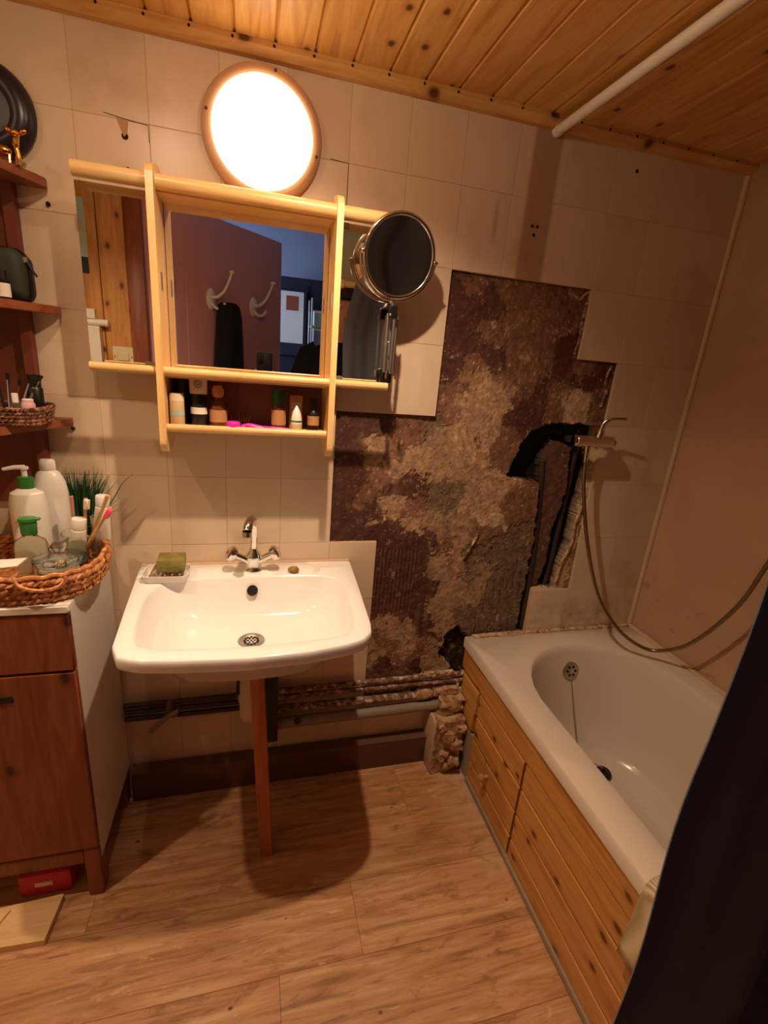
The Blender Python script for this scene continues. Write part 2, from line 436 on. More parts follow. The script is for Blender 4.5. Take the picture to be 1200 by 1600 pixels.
# ---- stripped patch: height field of paint, plaster and chases
SEED = "0.326,1.627D 0.373,1.641M 0.494,1.646M 0.617,1.66M 0.72,1.645M 0.348,1.545D 0.422,1.587D 0.387,1.479D 0.474,1.522M 0.593,1.569M 0.679,1.578M 0.736,1.528D 0.465,1.449D 0.528,1.455M 0.435,1.373B 0.399,1.333B 0.505,1.339B 0.325,1.42D 0.356,1.368M 0.618,1.443M 0.656,1.369D 0.585,1.383M 0.712,1.431D 0.706,1.352M 0.591,1.295D 0.352,1.292M 0.79,1.447M 0.861,1.452D 0.819,1.399D 0.795,1.327L 0.858,1.32M 0.903,1.385M 0.517,1.398M 0.417,1.418M 0.33,1.213G 0.394,1.216B 0.477,1.24B 0.434,1.167B 0.551,1.202M 0.585,1.141M 0.341,1.134G 0.411,1.094G 0.378,1.009S 0.468,1.01B 0.553,1.054B 0.549,0.943L 0.616,0.966M 0.367,0.921G 0.442,0.876G 0.45,1.278B 0.305,1.251S 0.031,1.219D 0.037,1.125D 0.024,1.006D 0.072,1.183D 0.145,1.243D 0.224,1.247M 0.122,1.166B 0.192,1.159M 0.256,1.131B 0.16,1.069M 0.102,1.027M 0.243,1.06D 0.274,0.965M 0.187,0.986B 0.279,0.922B 0.128,0.955D 0.049,0.923D 0.09,0.913D 0.174,0.901D 0.241,0.867D 0.197,1.11B 0.07,1.057D 0.173,1.028D 0.205,0.789D 0.271,0.788D 0.311,0.832D 0.195,0.65D 0.286,0.645D 0.327,0.691D 0.351,0.579D 0.333,0.53D 0.227,0.538B 0.208,0.494M 0.278,0.534B 0.34,0.465M 0.214,0.424D 0.278,0.37M 0.338,0.372D 0.187,0.472B 0.178,0.361M 0.292,0.469B 0.24,0.447M 0.344,0.854D 0.382,0.808B 0.372,0.737G 0.424,0.662G 0.38,0.59G 0.403,0.486G 0.391,0.38G 0.439,0.548G 0.455,0.782B 0.507,0.671G 0.503,0.809S 0.501,0.757S 0.488,0.583S 0.477,0.48K 0.464,0.414K 0.504,0.342K 0.543,0.515S 0.579,0.604S 0.609,0.729S 0.683,0.598S 0.711,0.725S 0.556,0.827S 0.617,0.826S 0.661,0.884S 0.718,0.824S 0.547,0.731G 0.443,0.32L 0.47,0.312L 0.386,0.865M 0.532,0.898M"
seeds = []
for t in SEED.split():
    a, b = t[:-1].split(','); seeds.append((float(a), float(b), t[-1]))
CHASE = [(0.571, 1.087), (0.59, 1.137), (0.603, 1.194), (0.636, 1.241), (0.712, 1.271), (0.808, 1.272), (0.917, 1.264), (0.902, 1.194), (0.892, 1.06), (0.878, 0.954), (0.877, 0.845), (0.854, 0.771), (0.843, 0.671), (0.764, 0.669), (0.757, 0.593), (0.754, 0.499), (0.716, 0.502), (0.72, 0.648), (0.723, 0.823), (0.714, 0.966), (0.701, 1.068), (0.632, 1.077)]
ISLE = [(0.705, 1.155), (0.737, 1.21), (0.81, 1.191), (0.828, 1.059), (0.816, 0.966), (0.8, 0.895), (0.801, 0.772), (0.785, 0.684), (0.769, 0.669), (0.755, 0.659), (0.748, 0.823), (0.735, 0.989)]
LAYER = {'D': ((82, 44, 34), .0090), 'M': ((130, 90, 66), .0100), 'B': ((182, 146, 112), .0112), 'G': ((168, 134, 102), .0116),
         'S': ((118, 96, 74), .0130), 'L': ((200, 170, 138), .0110), 'K': ((50, 34, 26), .040), 'H': ((16, 13, 12), .075), 'I': ((104, 72, 56), .030), 'R': ((150, 110, 82), .008)}  # hole and chase entries: shade of the deep recess put into the colour
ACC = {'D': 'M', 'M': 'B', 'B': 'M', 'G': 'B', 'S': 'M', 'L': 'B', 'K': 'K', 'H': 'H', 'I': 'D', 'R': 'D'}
LLIN = {k_: s2l(v_[0]) for k_, v_ in LAYER.items()}
gx0, gx1, gz0, gz1, gs = 0.0, .905, .265, 1.675, .004
nx = int(round((gx1 - gx0) / gs)); nz = int(round((gz1 - gz0) / gs))
verts = []; cols = []
for j in range(nz + 1):
    for i in range(nx + 1):
        x = gx0 + i * gs; z = gz0 + j * gs
        q = Vector((x, z, 0))
        w1 = noise.noise(q * 9); w2 = noise.noise(q * 9 + Vector((5, 9, 2))); w3 = noise.noise(q * 34); w4 = noise.noise(q * 34 + Vector((3, 1, 8))); w5 = noise.noise(q * 100); w6 = noise.noise(q * 100 + Vector((7, 2, 1)))
        xx = x + .030 * w1 + .016 * w3 + .010 * w5; zz = z + .034 * w2 + .022 * w4 + .014 * w6
        sw = s0 = s1 = s2 = 0.0
        hx = x + .006 * w3 + .004 * w5; hz = z + .008 * w4 + .004 * w6
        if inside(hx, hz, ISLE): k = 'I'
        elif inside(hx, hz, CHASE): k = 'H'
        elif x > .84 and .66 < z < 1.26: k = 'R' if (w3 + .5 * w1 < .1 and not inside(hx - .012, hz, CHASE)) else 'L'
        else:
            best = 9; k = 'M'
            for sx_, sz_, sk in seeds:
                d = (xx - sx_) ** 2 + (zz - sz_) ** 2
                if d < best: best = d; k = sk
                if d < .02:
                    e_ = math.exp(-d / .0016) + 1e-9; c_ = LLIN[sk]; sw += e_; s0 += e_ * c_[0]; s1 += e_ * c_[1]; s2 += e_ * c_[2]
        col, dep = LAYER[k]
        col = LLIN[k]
        if sw > 0 and k not in 'KHI':
            streak = noise.noise(Vector((x * 55, z * 9, 3))); mixf = min(.85, max(.05, .40 + .9 * streak + .35 * w3))
            col = tuple(c0 * (1 - mixf) + c1 / sw * mixf for c0, c1 in zip(col, (s0, s1, s2)))
        sp = noise.noise(q * 130 + Vector((2, 4, 6))) + .6 * noise.noise(q * 45 + Vector((1, 5, 3)))
        if sp > .60 and k not in 'HKIR':
            c2, d2 = LAYER[ACC[k]]; col = s2l(c2); dep = d2
        elif sp < -.78 and k in 'BGML': col = s2l(LAYER['D'][0])
        if k == 'D' and .15 < x < .30 and .60 < z < .84:          # combed adhesive ridges
            ridge = math.sin((x + .004 * w1) * 2 * PI / .013); dep -= .0016 * ridge
            if ridge > .55 and w4 > -.35: col = s2l((112, 72, 52))
        if k == 'S' and .53 < x < .70 and .5 < z < .92:            # scored lines
            if abs(((x + .010 * w2 + .02 * z) / .027) % 1 - .5) < .08 and w1 + w4 > .15: dep += .0012; col = s2l((70, 50, 38))
        mo = .82 + .36 * (.5 + .5 * w1 * .7 + .35 * w4)
        dep += .0009 * w5 + .0014 * w3 + (.0025 * w4 if k in 'KI' else 0)
        verts.append((x, dep, z)); cols.append((col[0] * mo, col[1] * mo, col[2] * mo, 1))
faces = [(j * (nx + 1) + i, j * (nx + 1) + i + 1, (j + 1) * (nx + 1) + i + 1, (j + 1) * (nx + 1) + i) for j in range(nz) for i in range(nx)]
me = bpy.data.meshes.new('exposed_plaster'); me.from_pydata(verts, [], faces)
ca = me.color_attributes.new('layer', 'FLOAT_COLOR', 'POINT'); ca.data.foreach_set('color', [v for c_ in cols for v in c_])
me.materials.append(MATS['damaged_plaster'])
ex = bpy.data.objects.new('exposed_plaster', me); C.objects.link(ex); ex.parent = wall_back; ex['label'] = 'stripped wall patch of brown paint, beige plaster and open chases'
# flaking render lifted along the edges of the patch
for k, path in enumerate([[(.75, 1.665), (.735, 1.655), (.72, 1.64), (.70, 1.648), (.68, 1.655)], [(.747, 1.64), (.742, 1.58), (.745, 1.53), (.738, 1.49), (.742, 1.475)], [(.885, 1.46), (.87, 1.42), (.88, 1.38), (.872, 1.33)],
                          [(.84, .70), (.85, .78), (.875, .85), (.872, .92), (.885, .99)], [(.36, .53), (.39, .52), (.41, .50), (.42, .505)], [(.46, .80), (.49, .86), (.5, .89)]]):
    pts = catmull([(x + random.uniform(-.002, .002), .006, z) for x, z in path], 5)
    B().tube(pts, [.0035 + .002 * random.random() for _ in pts], 6).o('plaster_flake', 'caulk_dirty' if k in (0, 3) else 'paint_flake_pipe', wall_back)
# old supply pipes in the chase
B().tube(catmull([(.713, .034, 1.14), (.728, .034, 1.0), (.742, .032, .8), (.748, .030, .50)], 6), .011, 10).o('buried_pipe', 'pipe_dark', wall_back)
B().tube(catmull([(.845, .05, 1.20), (.842, .052, 1.0), (.835, .05, .8), (.822, .046, .66)], 6), .010, 10).o('buried_pipe', 'pipe_dark', wall_back)
# screw holes and chips in the tiles
for (x, z, r) in [(.522, 1.806, .0045), (.538, 1.806, .0045), (.531, 1.785, .0045), (.822, 1.985, .005), (-.498, 1.777, .005), (-.50, 1.84, .007)]:
    B().cyl((x, -.0012, z), (x, .004, z), r, seg=10).o('screw_hole', 'hole_dark', wall_back)
B().prism([(-.515, 1.872), (-.492, 1.868), (-.495, 1.845), (-.502, 1.838)], -.0014, .001, axis=1).o('tile_chip', 'kraft', wall_back)
B().tube([(-.54, -.0008, 1.877), (-.50, -.0008, 1.872), (-.452, -.0008, 1.868), (-.451, -.0008, 1.835)], .0006, 5).o('tile_crack', 'hole_dark', wall_back)
B().tube([(-.045, -.0008, 1.872), (-.001, -.0008, 1.870), (-.001, -.0008, 1.78)], .0006, 5).o('tile_crack', 'hole_dark', wall_back)

# ---- other walls
wall_right = struct(B().box(XR, XR + .08, -2.0, .10, -.02, 2.4).o('wall_right', 'shower_panel', smooth=0), 'plain beige shower wall beside the bath')
B().tube([(XR - .004, -.004, .50), (XR - .004, -.004, ZC)], .009, 8).o('corner_sealant', 'caulk', wall_right)
struct(B().box(XL - .08, XL, -3.2, .10, -.02, 2.5).o('wall_left', 'cream_wall', smooth=0))
wf = struct(B().box(.22, 1.3, -1.73, -1.65, -.02, 2.5).o('wall_front', 'cream_wall', smooth=0))
struct(B().box(XL, 1.3, -3.2, -3.12, -.02, 2.5).o('wall_hall', 'hall_wall', smooth=0))
struct(B().box(.55, .60, -3.2, -1.73, -.02, 2.5).o('wall_hall_right', 'hall_dark', smooth=0))
# pine clad partition seen in the mirror
part = struct(B().box(XL, -.772, -1.42, -1.365, 0, 2.40).o('wall_partition', 'pine_z', smooth=0), 'pine clad partition reflected in the mirror')
me = B().box(-.054, .054, -.008, .008, -1.19, 1.19).bevel(.003, 1).mesh('cladding_board'); me.materials.append(MATS['pine_z'])
for k in range(4): piece(me, 'cladding_board', (-.828 - k * .111, -1.356, 1.195), part)
tr = struct(B().box(-.772, -.702, -1.43, -1.335, 0, 2.10).bevel(.004).o('trim_1', 'cabinet_pine')); tr['label'] = 'orange pine door casing'
struct(B().box(-.702, -.610, -1.43, -1.37, 0, 2.10).o('trim_2', 'mauve_paint', smooth=0))
# ceilings
ceil = struct(B().box(XL, XR + .05, -1.37, .1, ZC + .012, ZC + .06).o('ceiling', 'pine_y', smooth=0), 'varnished pine board ceiling')
bw = .0875
me = B().prism([(-.0435, .012), (-.0435, .006), (-.039, 0), (.039, 0), (.0435, .006), (.0435, .012)], -1.37, .0, axis=1).mesh('ceiling_board'); me.materials.append(MATS['pine_y'])
k = -16
while True:
    x = .0835 + bw * (k + .5)
    if x > XR + .02: break
    if x > XL: piece(me, 'ceiling_board', (x, 0, ZC), ceil)
    k += 1
t3 = struct(B().prism([(0, ZC), (-.026, ZC), (-.028, ZC - .012), (-.014, ZC - .026), (0, ZC - .028)], XL, XR, axis=0).o('trim_3', 'pine_x', smooth=30), 'pine cornice strip between tiles and ceiling')
for k in range(22):
    x = -.62 + k * .0875
    B().sph((x, -.0265, ZC - .008), .0035, seg=8).o('nail_head', 'hole_dark', t3)
struct(B().box(XL, XR + .05, -3.2, -1.37, 2.40, 2.45).o('ceiling_hall', 'hall_wall', smooth=0))
struct(B().box(XL, XR + .05, -1.39, -1.37, ZC - .0, 2.40).o('wall_header', 'hall_wall', smooth=0))
# floor
fl = struct(B().box(XL, XR, -3.2, .10, -.04, -.004).o('floor', 'hole_dark', smooth=0), 'wood look plank floor')
pw = .18; row = 0; y = -.06 + pw
pm = {}
while y > -1.7:
    off = [-.085, .35, -.55, .12][row % 4]
    x = XL - 1.3 + ((off - XL) % 1.22)
    while x < XR:
        a = max(x, XL); b = min(x + 1.22, XR)
        y1 = min(y, .09); y0 = y - pw
        if b - a > .03:
            key = (round(b - a, 3), round(y1 - y0, 3))
            if key not in pm:
                me = B().box(-key[0] / 2 + .0003, key[0] / 2 - .0003, -key[1] / 2 + .0003, key[1] / 2 - .0003, -.008, 0).bevel(.0005, 1).mesh('floor_plank'); me.materials.append(MATS['floor_plank']); pm[key] = me
            piece(pm[key], 'floor_plank', ((a + b) / 2, (y0 + y1) / 2, 0), fl)
        x += 1.22
    y -= pw; row += 1
B().prism([(.30, -.35), (.36, -.10), (.50, -.06), (.51, -.16), (.505, -.40)], .0002, .0008).o('dust_patch', 'caulk_dirty', fl) if False else None
# skirting along the back wall
sk = struct(B().box(-.60, .405, -.045, -.002, 0, .112).bevel(.006).o('baseboard_back', 'skirting_brown'), 'brown skirting duct under the washbasin')
B().box(-.60, .405, -.046, -.004, .110, .114).o('edge_highlight', 'pipe_brown', sk)  # lighter strip: highlight along the skirting's top edge put into the colour

# ================================================================== BATH
T = thing('bathtub', 'beige white built-in bathtub with dirty sealant along the wall', 'bathtub', (.86, -.8, 0))
NB = 96
cx, cy = .86, -.80
outer = [(.505, -.002), (XR - .001, -.002), (XR - .001, -1.62), (.505, -1.62)]
def oval(hw, far, near, sq=.30, cxx=.86):
    pts = []
    for k in range(32): a = PI * k / 31; pts.append((cxx + hw * math.cos(a), far - sq + sq * math.sin(a)))
    for k in range(32): a = PI + PI * k / 31; pts.append((cxx + hw * math.cos(a), near + sq + sq * math.sin(a)))
    return pts
po = polar(outer, (cx, cy), NB)
# square up the corner samples of the rim
for q in outer:
    i = min(range(NB), key=lambda n_: (po[n_] - Vector(q)).length); po[i] = Vector(q)
def ring(pts, z): return [(p.x, p.y, z) for p in pts]
inn = [(.270, -.095, -1.53, .27, .50), (.262, -.102, -1.52, .27, .497), (.256, -.112, -1.51, .26, .480), (.240, -.140, -1.46, .25, .38), (.225, -.175, -1.40, .24, .25), (.205, -.21, -1.35, .22, .165), (.175, -.25, -1.30, .19, .135), (.10, -.36, -1.15, .11, .128)]
rs = [ring(po, .462), ring(po, .497)]
po2 = [p + (Vector((cx, cy)) - p).normalized() * .006 for p in po]
rs.append(ring(po2, .503))
for hw, fa, ne, sq, z in inn: rs.append(ring(polar(oval(hw, fa, ne, sq), (cx, cy), NB), z + (.003 if z >= .497 else 0)))
shell = B(); shell.rings(rs, False, True)
shell.o('shell', 'tub_enamel', T, 50)
B().tube(catmull([(.53, -.012, .507), (.70, -.010, .508), (.95, -.011, .507), (1.2, -.012, .507)], 8), .008, 8, flat=.5).o('wall_sealant', 'caulk_dirty', T)
B().prism([(.53, -.002), (.535, -.026), (.60, -.022), (.68, -.028), (.75, -.018), (.84, -.022), (.95, -.016), (1.05, -.022), (1.2, -.016), (1.2, -.002)], .503, .508).bevel(.003, 1).o('old_mortar_bed', 'caulk_dirty', T)
B().tube([(XR - .011, -.014, .507), (XR - .011, -.8, .507), (XR - .011, -1.6, .507)], .010, 8, flat=.6).o('wall_sealant', 'caulk', T)
# overflow rosette with chain and plug
dirn = Vector((0, -.95, .30)).normalized()
oc = Vector((.872, -.128, .412))
rot = dirn.to_track_quat('Z', 'Y').to_matrix().to_4x4()
of = B().lathe(oc, [(.0, .002), (.022, .002), (.031, .0), (.034, .003), (.032, .008), (.024, .010), (.0, .011)], 28, rot).o('overflow_rosette', 'steel_dull', T)
for k in range(6):
    a = 2 * PI * k / 6; p = oc + rot @ Vector((.016 * math.cos(a), .016 * math.sin(a), .0095))
    B().cyl(p, p + dirn * .002, .0048, seg=10).o('overflow_hole', 'hole_dark', of)
B().cyl(oc + dirn * .011, oc + dirn * .014, .004, seg=8).o('overflow_screw', 'chrome', of)
pl = Vector((.925, -.33, .136))
B().tube(catmull([oc + dirn * .012 + Vector((0, -.004, -.03)), (.874, -.155, .36), (.878, -.19, .27), (.884, -.225, .185), (.886, -.25, .150), (.895, -.275, .146), (.905, -.268, .145), (.915, -.29, .146), pl + Vector((0, 0, .022))], 6), .0018, 6).o('plug_chain', 'steel_dull', T)
B().lathe(pl, [(.026, 0), (.027, .006), (.024, .012), (.012, .014), (.006, .016), (.005, .024), (0, .025)], 24).o('plug', 'black_rubber', T)

# ---- bath front: pine boards, hatch and loose ends
P = thing('pine_cladding', 'pine board panel cladding the front of the bathtub', 'cladding', (.515, -.8, 0))
rows = [(.376, .462), (.283, .372), (.190, .279), (.097, .186), (.022, .093)]
def board(name, y0, y1, z0, z1, par, x=.512, tilt=0.0, dz=0.0):
    b = B().prism([(x, z0 + .004), (x + .003, z0), (x + .016, z0), (x + .016, z1), (x + .003, z1), (x, z1 - .004)], 0, y1 - y0, axis=1)
    ob = b.o(name, 'panel_pine', par, 30)
    bpy.context.view_layer.update()
    ob.matrix_parent_inverse = Matrix.Translation(-par.location) if par.type == 'EMPTY' else Matrix.Identity(4)
    for v_ in ob.data.vertices:
        yy = v_.co.y; v_.co.y = y0 + yy; v_.co.z += tilt * (yy) + dz
    return ob
board('board', -1.62, -.006, *rows[0], P, .511)
for z0, z1 in rows[1:]: board('board', -1.62, -.454, z0, z1, P, .514)
board('loose_board', -.150, -.006, .278, .366, P, .508, -.05, .004)
board('loose_board', -.138, -.006, .192, .270, P, .510, -.05, .010)
H = B().box(.532, .542, -.446, -.156, .03, .368).o('hatch', 'panel_pine', P)
for z0, z1 in rows[1:]: board('hatch_board', -.445, -.157, z0, z1, H, .513)
B().lathe((.513, -.282, .150), [(.006, 0), (.006, .012), (.012, .018), (.013, .025), (.008, .030), (0, .031)], 16, Euler((0, -PI / 2, 0)).to_matrix().to_4x4()).o('hatch_knob', 'pinkish_wood', H)
B().box(.536, .546, -1.62, -.02, .0, .46).o('backing_frame', 'hole_dark', P)
sk2 = struct(B().box(.508, .524, -1.62, -.155, 0, .022).bevel(.003).o('baseboard_bath', 'grey_cement'), 'grey dusty strip under the bath panel')
# plaster stub and broken masonry at the end of the pipes
B().prism([(.522, -.20), (.535, -.165), (.56, -.02), (.515, -.05), (.512, -.12)], 0, .19).bevel(.004).o('cement_stub', 'grey_cement', P)
def rough_box(x0, x1, y0, y1, z0, z1, cuts, amp, f):
    b = B().box(x0, x1, y0, y1, z0, z1)
    bmesh.ops.subdivide_edges(b.m, edges=b.m.edges[:], cuts=cuts, use_grid_fill=True)
    for v_ in b.m.verts:
        q = v_.co * f; v_.co += Vector((noise.noise(q), noise.noise(q + Vector((9, 3, 1))), noise.noise(q + Vector((4, 7, 5))))) * amp
    return b
mb = rough_box(.395, .500, -.105, -.006, .006, .225, 11, .009, 38).o('masonry_block', 'masonry', None, 60)
tag(mb, 'broken beige masonry block on the floor at the pipe ends', 'masonry')
for (x, yq, z, r) in [(.44, -.112, .17, .018), (.475, -.112, .13, .022), (.43, -.112, .09, .018), (.47, -.115, .06, .02), (.445, -.112, .045, .014), (.488, -.108, .19, .016), (.415, -.108, .20, .013)]:
    rk = rough_box(x - r, x + r, yq - r * .7, yq + r * .7, z - r * .8, z + r * .8, 4, .010, 60).o('mortar_lump', 'masonry', mb, 70)
B().box(.388, .398, -.100, -.006, .004, .225).bevel(.003).o('cut_tile_edge', 'caulk', mb)

# ---- pipes along the wall, right of the trap
def pipe(name, label, pts, r, m_, cat='pipe'):
    return tag(B().tube([Vector(p) for p in pts], r, 12).o(name, m_, None, 60), label, cat)
pr1 = pipe('heating_pipe', 'thin flaking pipe, topmost of those running from basin to bath', [(-.17, -.022, .358), (.15, -.022, .360), (.505, -.024, .362)], .0095, 'paint_flake_pipe')
pr2 = pipe('heating_pipe', 'second thin flaking pipe just below the topmost one', [(-.17, -.022, .333), (.15, -.022, .334), (.505, -.026, .336)], .0085, 'paint_flake_pipe')
pr3 = pipe('heating_pipe', 'plaster crusted brown pipe above the thick grey waste pipe', [(-.17, -.03, .295), (.18, -.03, .292), (.505, -.034, .296)], .013, 'paint_flake_pipe')
pr4 = pipe('waste_pipe', 'thick grey waste pipe ending in the masonry block', [(-.165, -.036, .240), (.15, -.036, .243), (.43, -.040, .252)], .019, 'pipe_grey')
for (x, z, r) in [(.38, .362, .012), (.42, .364, .014), (.455, .362, .013), (.34, .36, .010), (.30, .292, .014)]:
    rough_box(x - .018, x + .018, -.030, -.008, z - r * .6, z + r * .6, 4, .006, 70).o('plaster_crust', 'masonry', pr1 if z > .3 else pr3, 70)
for (x, z) in [(.42, .30), (.46, .305), (.36, .298)]:
    rough_box(x - .026, x + .026, -.046, -.016, z - .012, z + .011, 4, .007, 60).o('plaster_crust', 'masonry', pr3, 70)
rough_box(.415, .505, -.075, -.01, .228, .288, 6, .012, 50).o('mortar_collar', 'masonry', pr4, 70)
B().sph((-.085, -.052, .255), .012, seg=10).o('inspection_cap', 'pipe_dark', pr4)
# left group with the stop valve
pl1 = pipe('supply_pipe', 'topmost of the dark pipes left of the basin leg', [(-.605, -.026, .357), (-.285, -.026, .357), (-.272, -.030, .37), (-.270, -.034, .40), (-.270, -.045, .64)], .0085, 'pipe_dark')
pl2 = pipe('supply_pipe', 'middle dark pipe left of the basin leg', [(-.605, -.026, .333), (-.262, -.026, .333)], .0085, 'pipe_dark')
pl3 = pipe('supply_pipe', 'lowest dark pipe left of the basin leg', [(-.605, -.026, .309), (-.262, -.026, .309)], .0085, 'pipe_dark')
VL = thing('stop_valve', 'tarnished stop valve on the pipes below the washbasin', 'valve', (-.475, -.03, .33))
B().cyl((-.475, -.026, .357), (-.475, -.07, .345), .013, .012, 14).o('valve_body', 'pipe_brown', VL)
B().box(-.535, -.445, -.078, -.066, -.008, .010, Matrix.Translation((.0, 0, 0)) ).o('tmp', 'pipe_brown', VL) if False else None
B().tube([(-.445, -.074, .362), (-.475, -.076, .345), (-.515, -.074, .305), (-.525, -.072, .292)], [.006, .008, .0075, .006], 8).o('valve_lever', 'pipe_grey', VL)
B().cyl((-.46, -.026, .333), (-.46, -.05, .327), .012, seg=12).o('valve_body', 'pipe_brown', VL)
# trap and waste under the basin
TR = thing('basin_trap', 'cream plastic bottle trap behind the wooden basin leg', 'trap', (-.235, -.13, .36))
B().lathe((-.235, -.13, .36), [(.020, 0), (.030, .004), (.031, .06), (.034, .062), (.034, .075), (.030, .078), (.030, .15), (.034, .155), (.034, .175), (.026, .18), (.024, .29), (.030, .30), (.030, .318)], 24).o('bottle', 'trap_plastic', TR)
B().tube(catmull([(-.21, -.13, .50), (-.175, -.12, .50), (-.168, -.09, .49), (-.168, -.05, .44), (-.168, -.036, .25)], 6), .016, 12).o('waste_arm', 'pipe_dark', TR)
B().box(-.190, -.150, -.075, -.004, .20, .66).bevel(.004).o('duct', 'pipe_dark', TR)

# ================================================================== WASHBASIN
S = thing('washbasin', 'wide white ceramic washbasin with curved front rim', 'washbasin', (-.235, -.25, .7))
outp = [(-.533, -.004), (.064, -.004), (.066, -.02), (.060, -.18), (.050, -.38), (.043, -.420), (.018, -.450), (-.025, -.466), (-.106, -.482), (-.233, -.490), (-.375, -.480), (-.45, -.470), (-.490, -.452), (-.508, -.41), (-.520, -.25), (-.535, -.02)]
basp = [(-.462, -.40), (-.476, -.33), (-.482, -.20), (-.470, -.145), (-.445, -.118), (-.40, -.106), (-.23, -.102), (-.06, -.106), (-.01, -.122), (.014, -.16), (.018, -.25), (.010, -.36), (-.008, -.405), (-.06, -.427), (-.23, -.440), (-.39, -.430), (-.44, -.42)]
bc = (-.231, -.26); NS = 128
def pr(poly): return polar(poly, bc, NS)
def sc(pts, k, c=bc): return [Vector(c) + (p - Vector(c)) * k for p in pts]
O = pr(outp); I = pr([tuple(v) for v in catmull([(a, b, 0) for a, b in basp], 4, True)])
for q in outp[:2]:
    i = min(range(NS), key=lambda n_: (O[n_] - Vector(q)).length); O[i] = Vector(q)
def lim(pts):  # keep behind the wall face
    return [Vector((p.x, min(p.y, -.004))) for p in pts]
dc = (-.231, -.235)
def toward(pts, k): return [Vector(dc) + (p - Vector(dc)) * k for p in pts]
rs = [ring(lim(sc(O, .45)), .668), ring(lim(sc(O, .60)), .690), ring(lim(sc(O, .76)), .748), ring(lim(sc(O, .93)), .772), ring(lim(sc(O, .985)), .779), ring(lim(sc(O, .998)), .786), ring(O, .802), ring(lim(sc(O, .994)), .809), ring(lim(sc(O, .985)), .811),
      ring(sc(I, 1.03), .8105), ring(sc(I, 1.01), .808), ring(I, .803), ring(sc(I, .985), .790), ring(toward(I, .93), .765), ring(toward(I, .86), .738), ring(toward(I, .74), .712), ring(toward(I, .55), .700), ring(toward(I, .30), .693), ring(toward(I, .12), .690)]
B().rings(rs, True, True).o('bowl', 'ceramic', S, 60)
dr = B().lathe((-.231, -.235, .6895), [(.0, .0), (.024, .001), (.027, .003), (.031, .004), (.034, .003), (.035, .0)], 32).o('drain', 'steel_dull', S)
for ry, n_ in ((0, 1), (.0085, 6), (.017, 12)):
    for k in range(n_):
        a = 2 * PI * k / n_; B().cyl((-.231 + ry * math.cos(a), -.235 + ry * math.sin(a), .6902), (-.231 + ry * math.cos(a), -.235 + ry * math.sin(a), .6915 + (0.0005 if ry else .0006)), .0026, seg=8).o('drain_hole', 'hole_dark', dr)
ov = B().lathe((-.229, -.1125, .772), [(0, .0055), (.0125, .0055), (.0145, .006), (.0155, .003), (.0145, .0)], 24, Euler((math.radians(62), 0, 0)).to_matrix().to_4x4()).o('overflow_opening', 'hole_dark', S)
B().tube([(-.229 + .0145 * math.cos(a), -.1165 + .0145 * .47 * math.sin(a) - .001, .7755 + .0145 * .88 * math.sin(a)) for a in [2 * PI * k / 24 for k in range(24)]], .0012, 6, True).o('overflow_ring', 'chrome', S)
B().prism([(-.075, -.010), (-.04, -.010), (.0, -.012), (.055, -.014), (.058, -.05), (-.03, -.052), (-.045, -.09), (-.06, -.085), (-.05, -.05)], .8105, .8118).o('sealant_smear', 'white_plastic', S)
B().prism([(-.53, -.001), (.063, -.001), (.063, -.012), (-.53, -.012)], .808, .814).bevel(.002, 1).o('back_sealant', 'caulk', S)
LG = B().box(-.018, .018, -.018, .018, 0, .672).bevel(.002, 1)
for v_ in LG.m.verts: v_.co += Vector((-.189 - .030 * v_.co.z / .672, -.286, 0))
tag(LG.o('wooden_prop', 'leg_wood', None), 'square wooden post propping the washbasin', 'post')

# ---- mixer tap
F = thing('basin_tap', 'chrome two-handle mixer tap on the washbasin', 'tap', (-.226, -.058, .811))
fx, fy = -.226, -.058
B().lathe((fx, fy, .811), [(.024, 0), (.025, .004), (.021, .010), (.020, .028), (.023, .040), (.020, .052), (.013, .062), (.011, .070)], 28).o('tap_body', 'chrome', F)
B().tube(catmull([(fx, fy, .875), (fx + .002, fy - .006, .92), (fx, fy - .014, .955), (fx - .004, fy - .034, .975), (fx - .012, fy - .062, .972), (fx - .016, fy - .076, .958)], 8), [.0105] * 12 + [.011] * 10 + [.0125] * 19, 14).o('spout', 'chrome', F)
B().cyl((fx - .0165, fy - .078, .958), (fx - .017, fy - .080, .944), .0135, .0125, 16).o('aerator', 'chrome', F)
for sgn in (-1, 1):
    base = Vector((fx + sgn * .014, fy - .004, .842)); tip = Vector((fx + sgn * .048, fy - .010, .862))
    B().cyl(base, tip, .011, .010, 14).o('handle_stem', 'chrome', F)
    ax = (tip - base).normalized(); hr = ax.to_track_quat('Z', 'Y').to_matrix().to_4x4()
    hb = B(); hb.lathe(tip, [(.012, 0), (.020, .004), (.0225, .012), (.0215, .020), (.016, .024), (0, .025)], 20, hr)
    hh = hb.o('handle', 'chrome', F)
    B().cyl(tip + ax * .0245, tip + ax * .026, .006, seg=12).o('handle_mark', 'pink_pack' if sgn < 0 else 'pale_blue_print', hh)

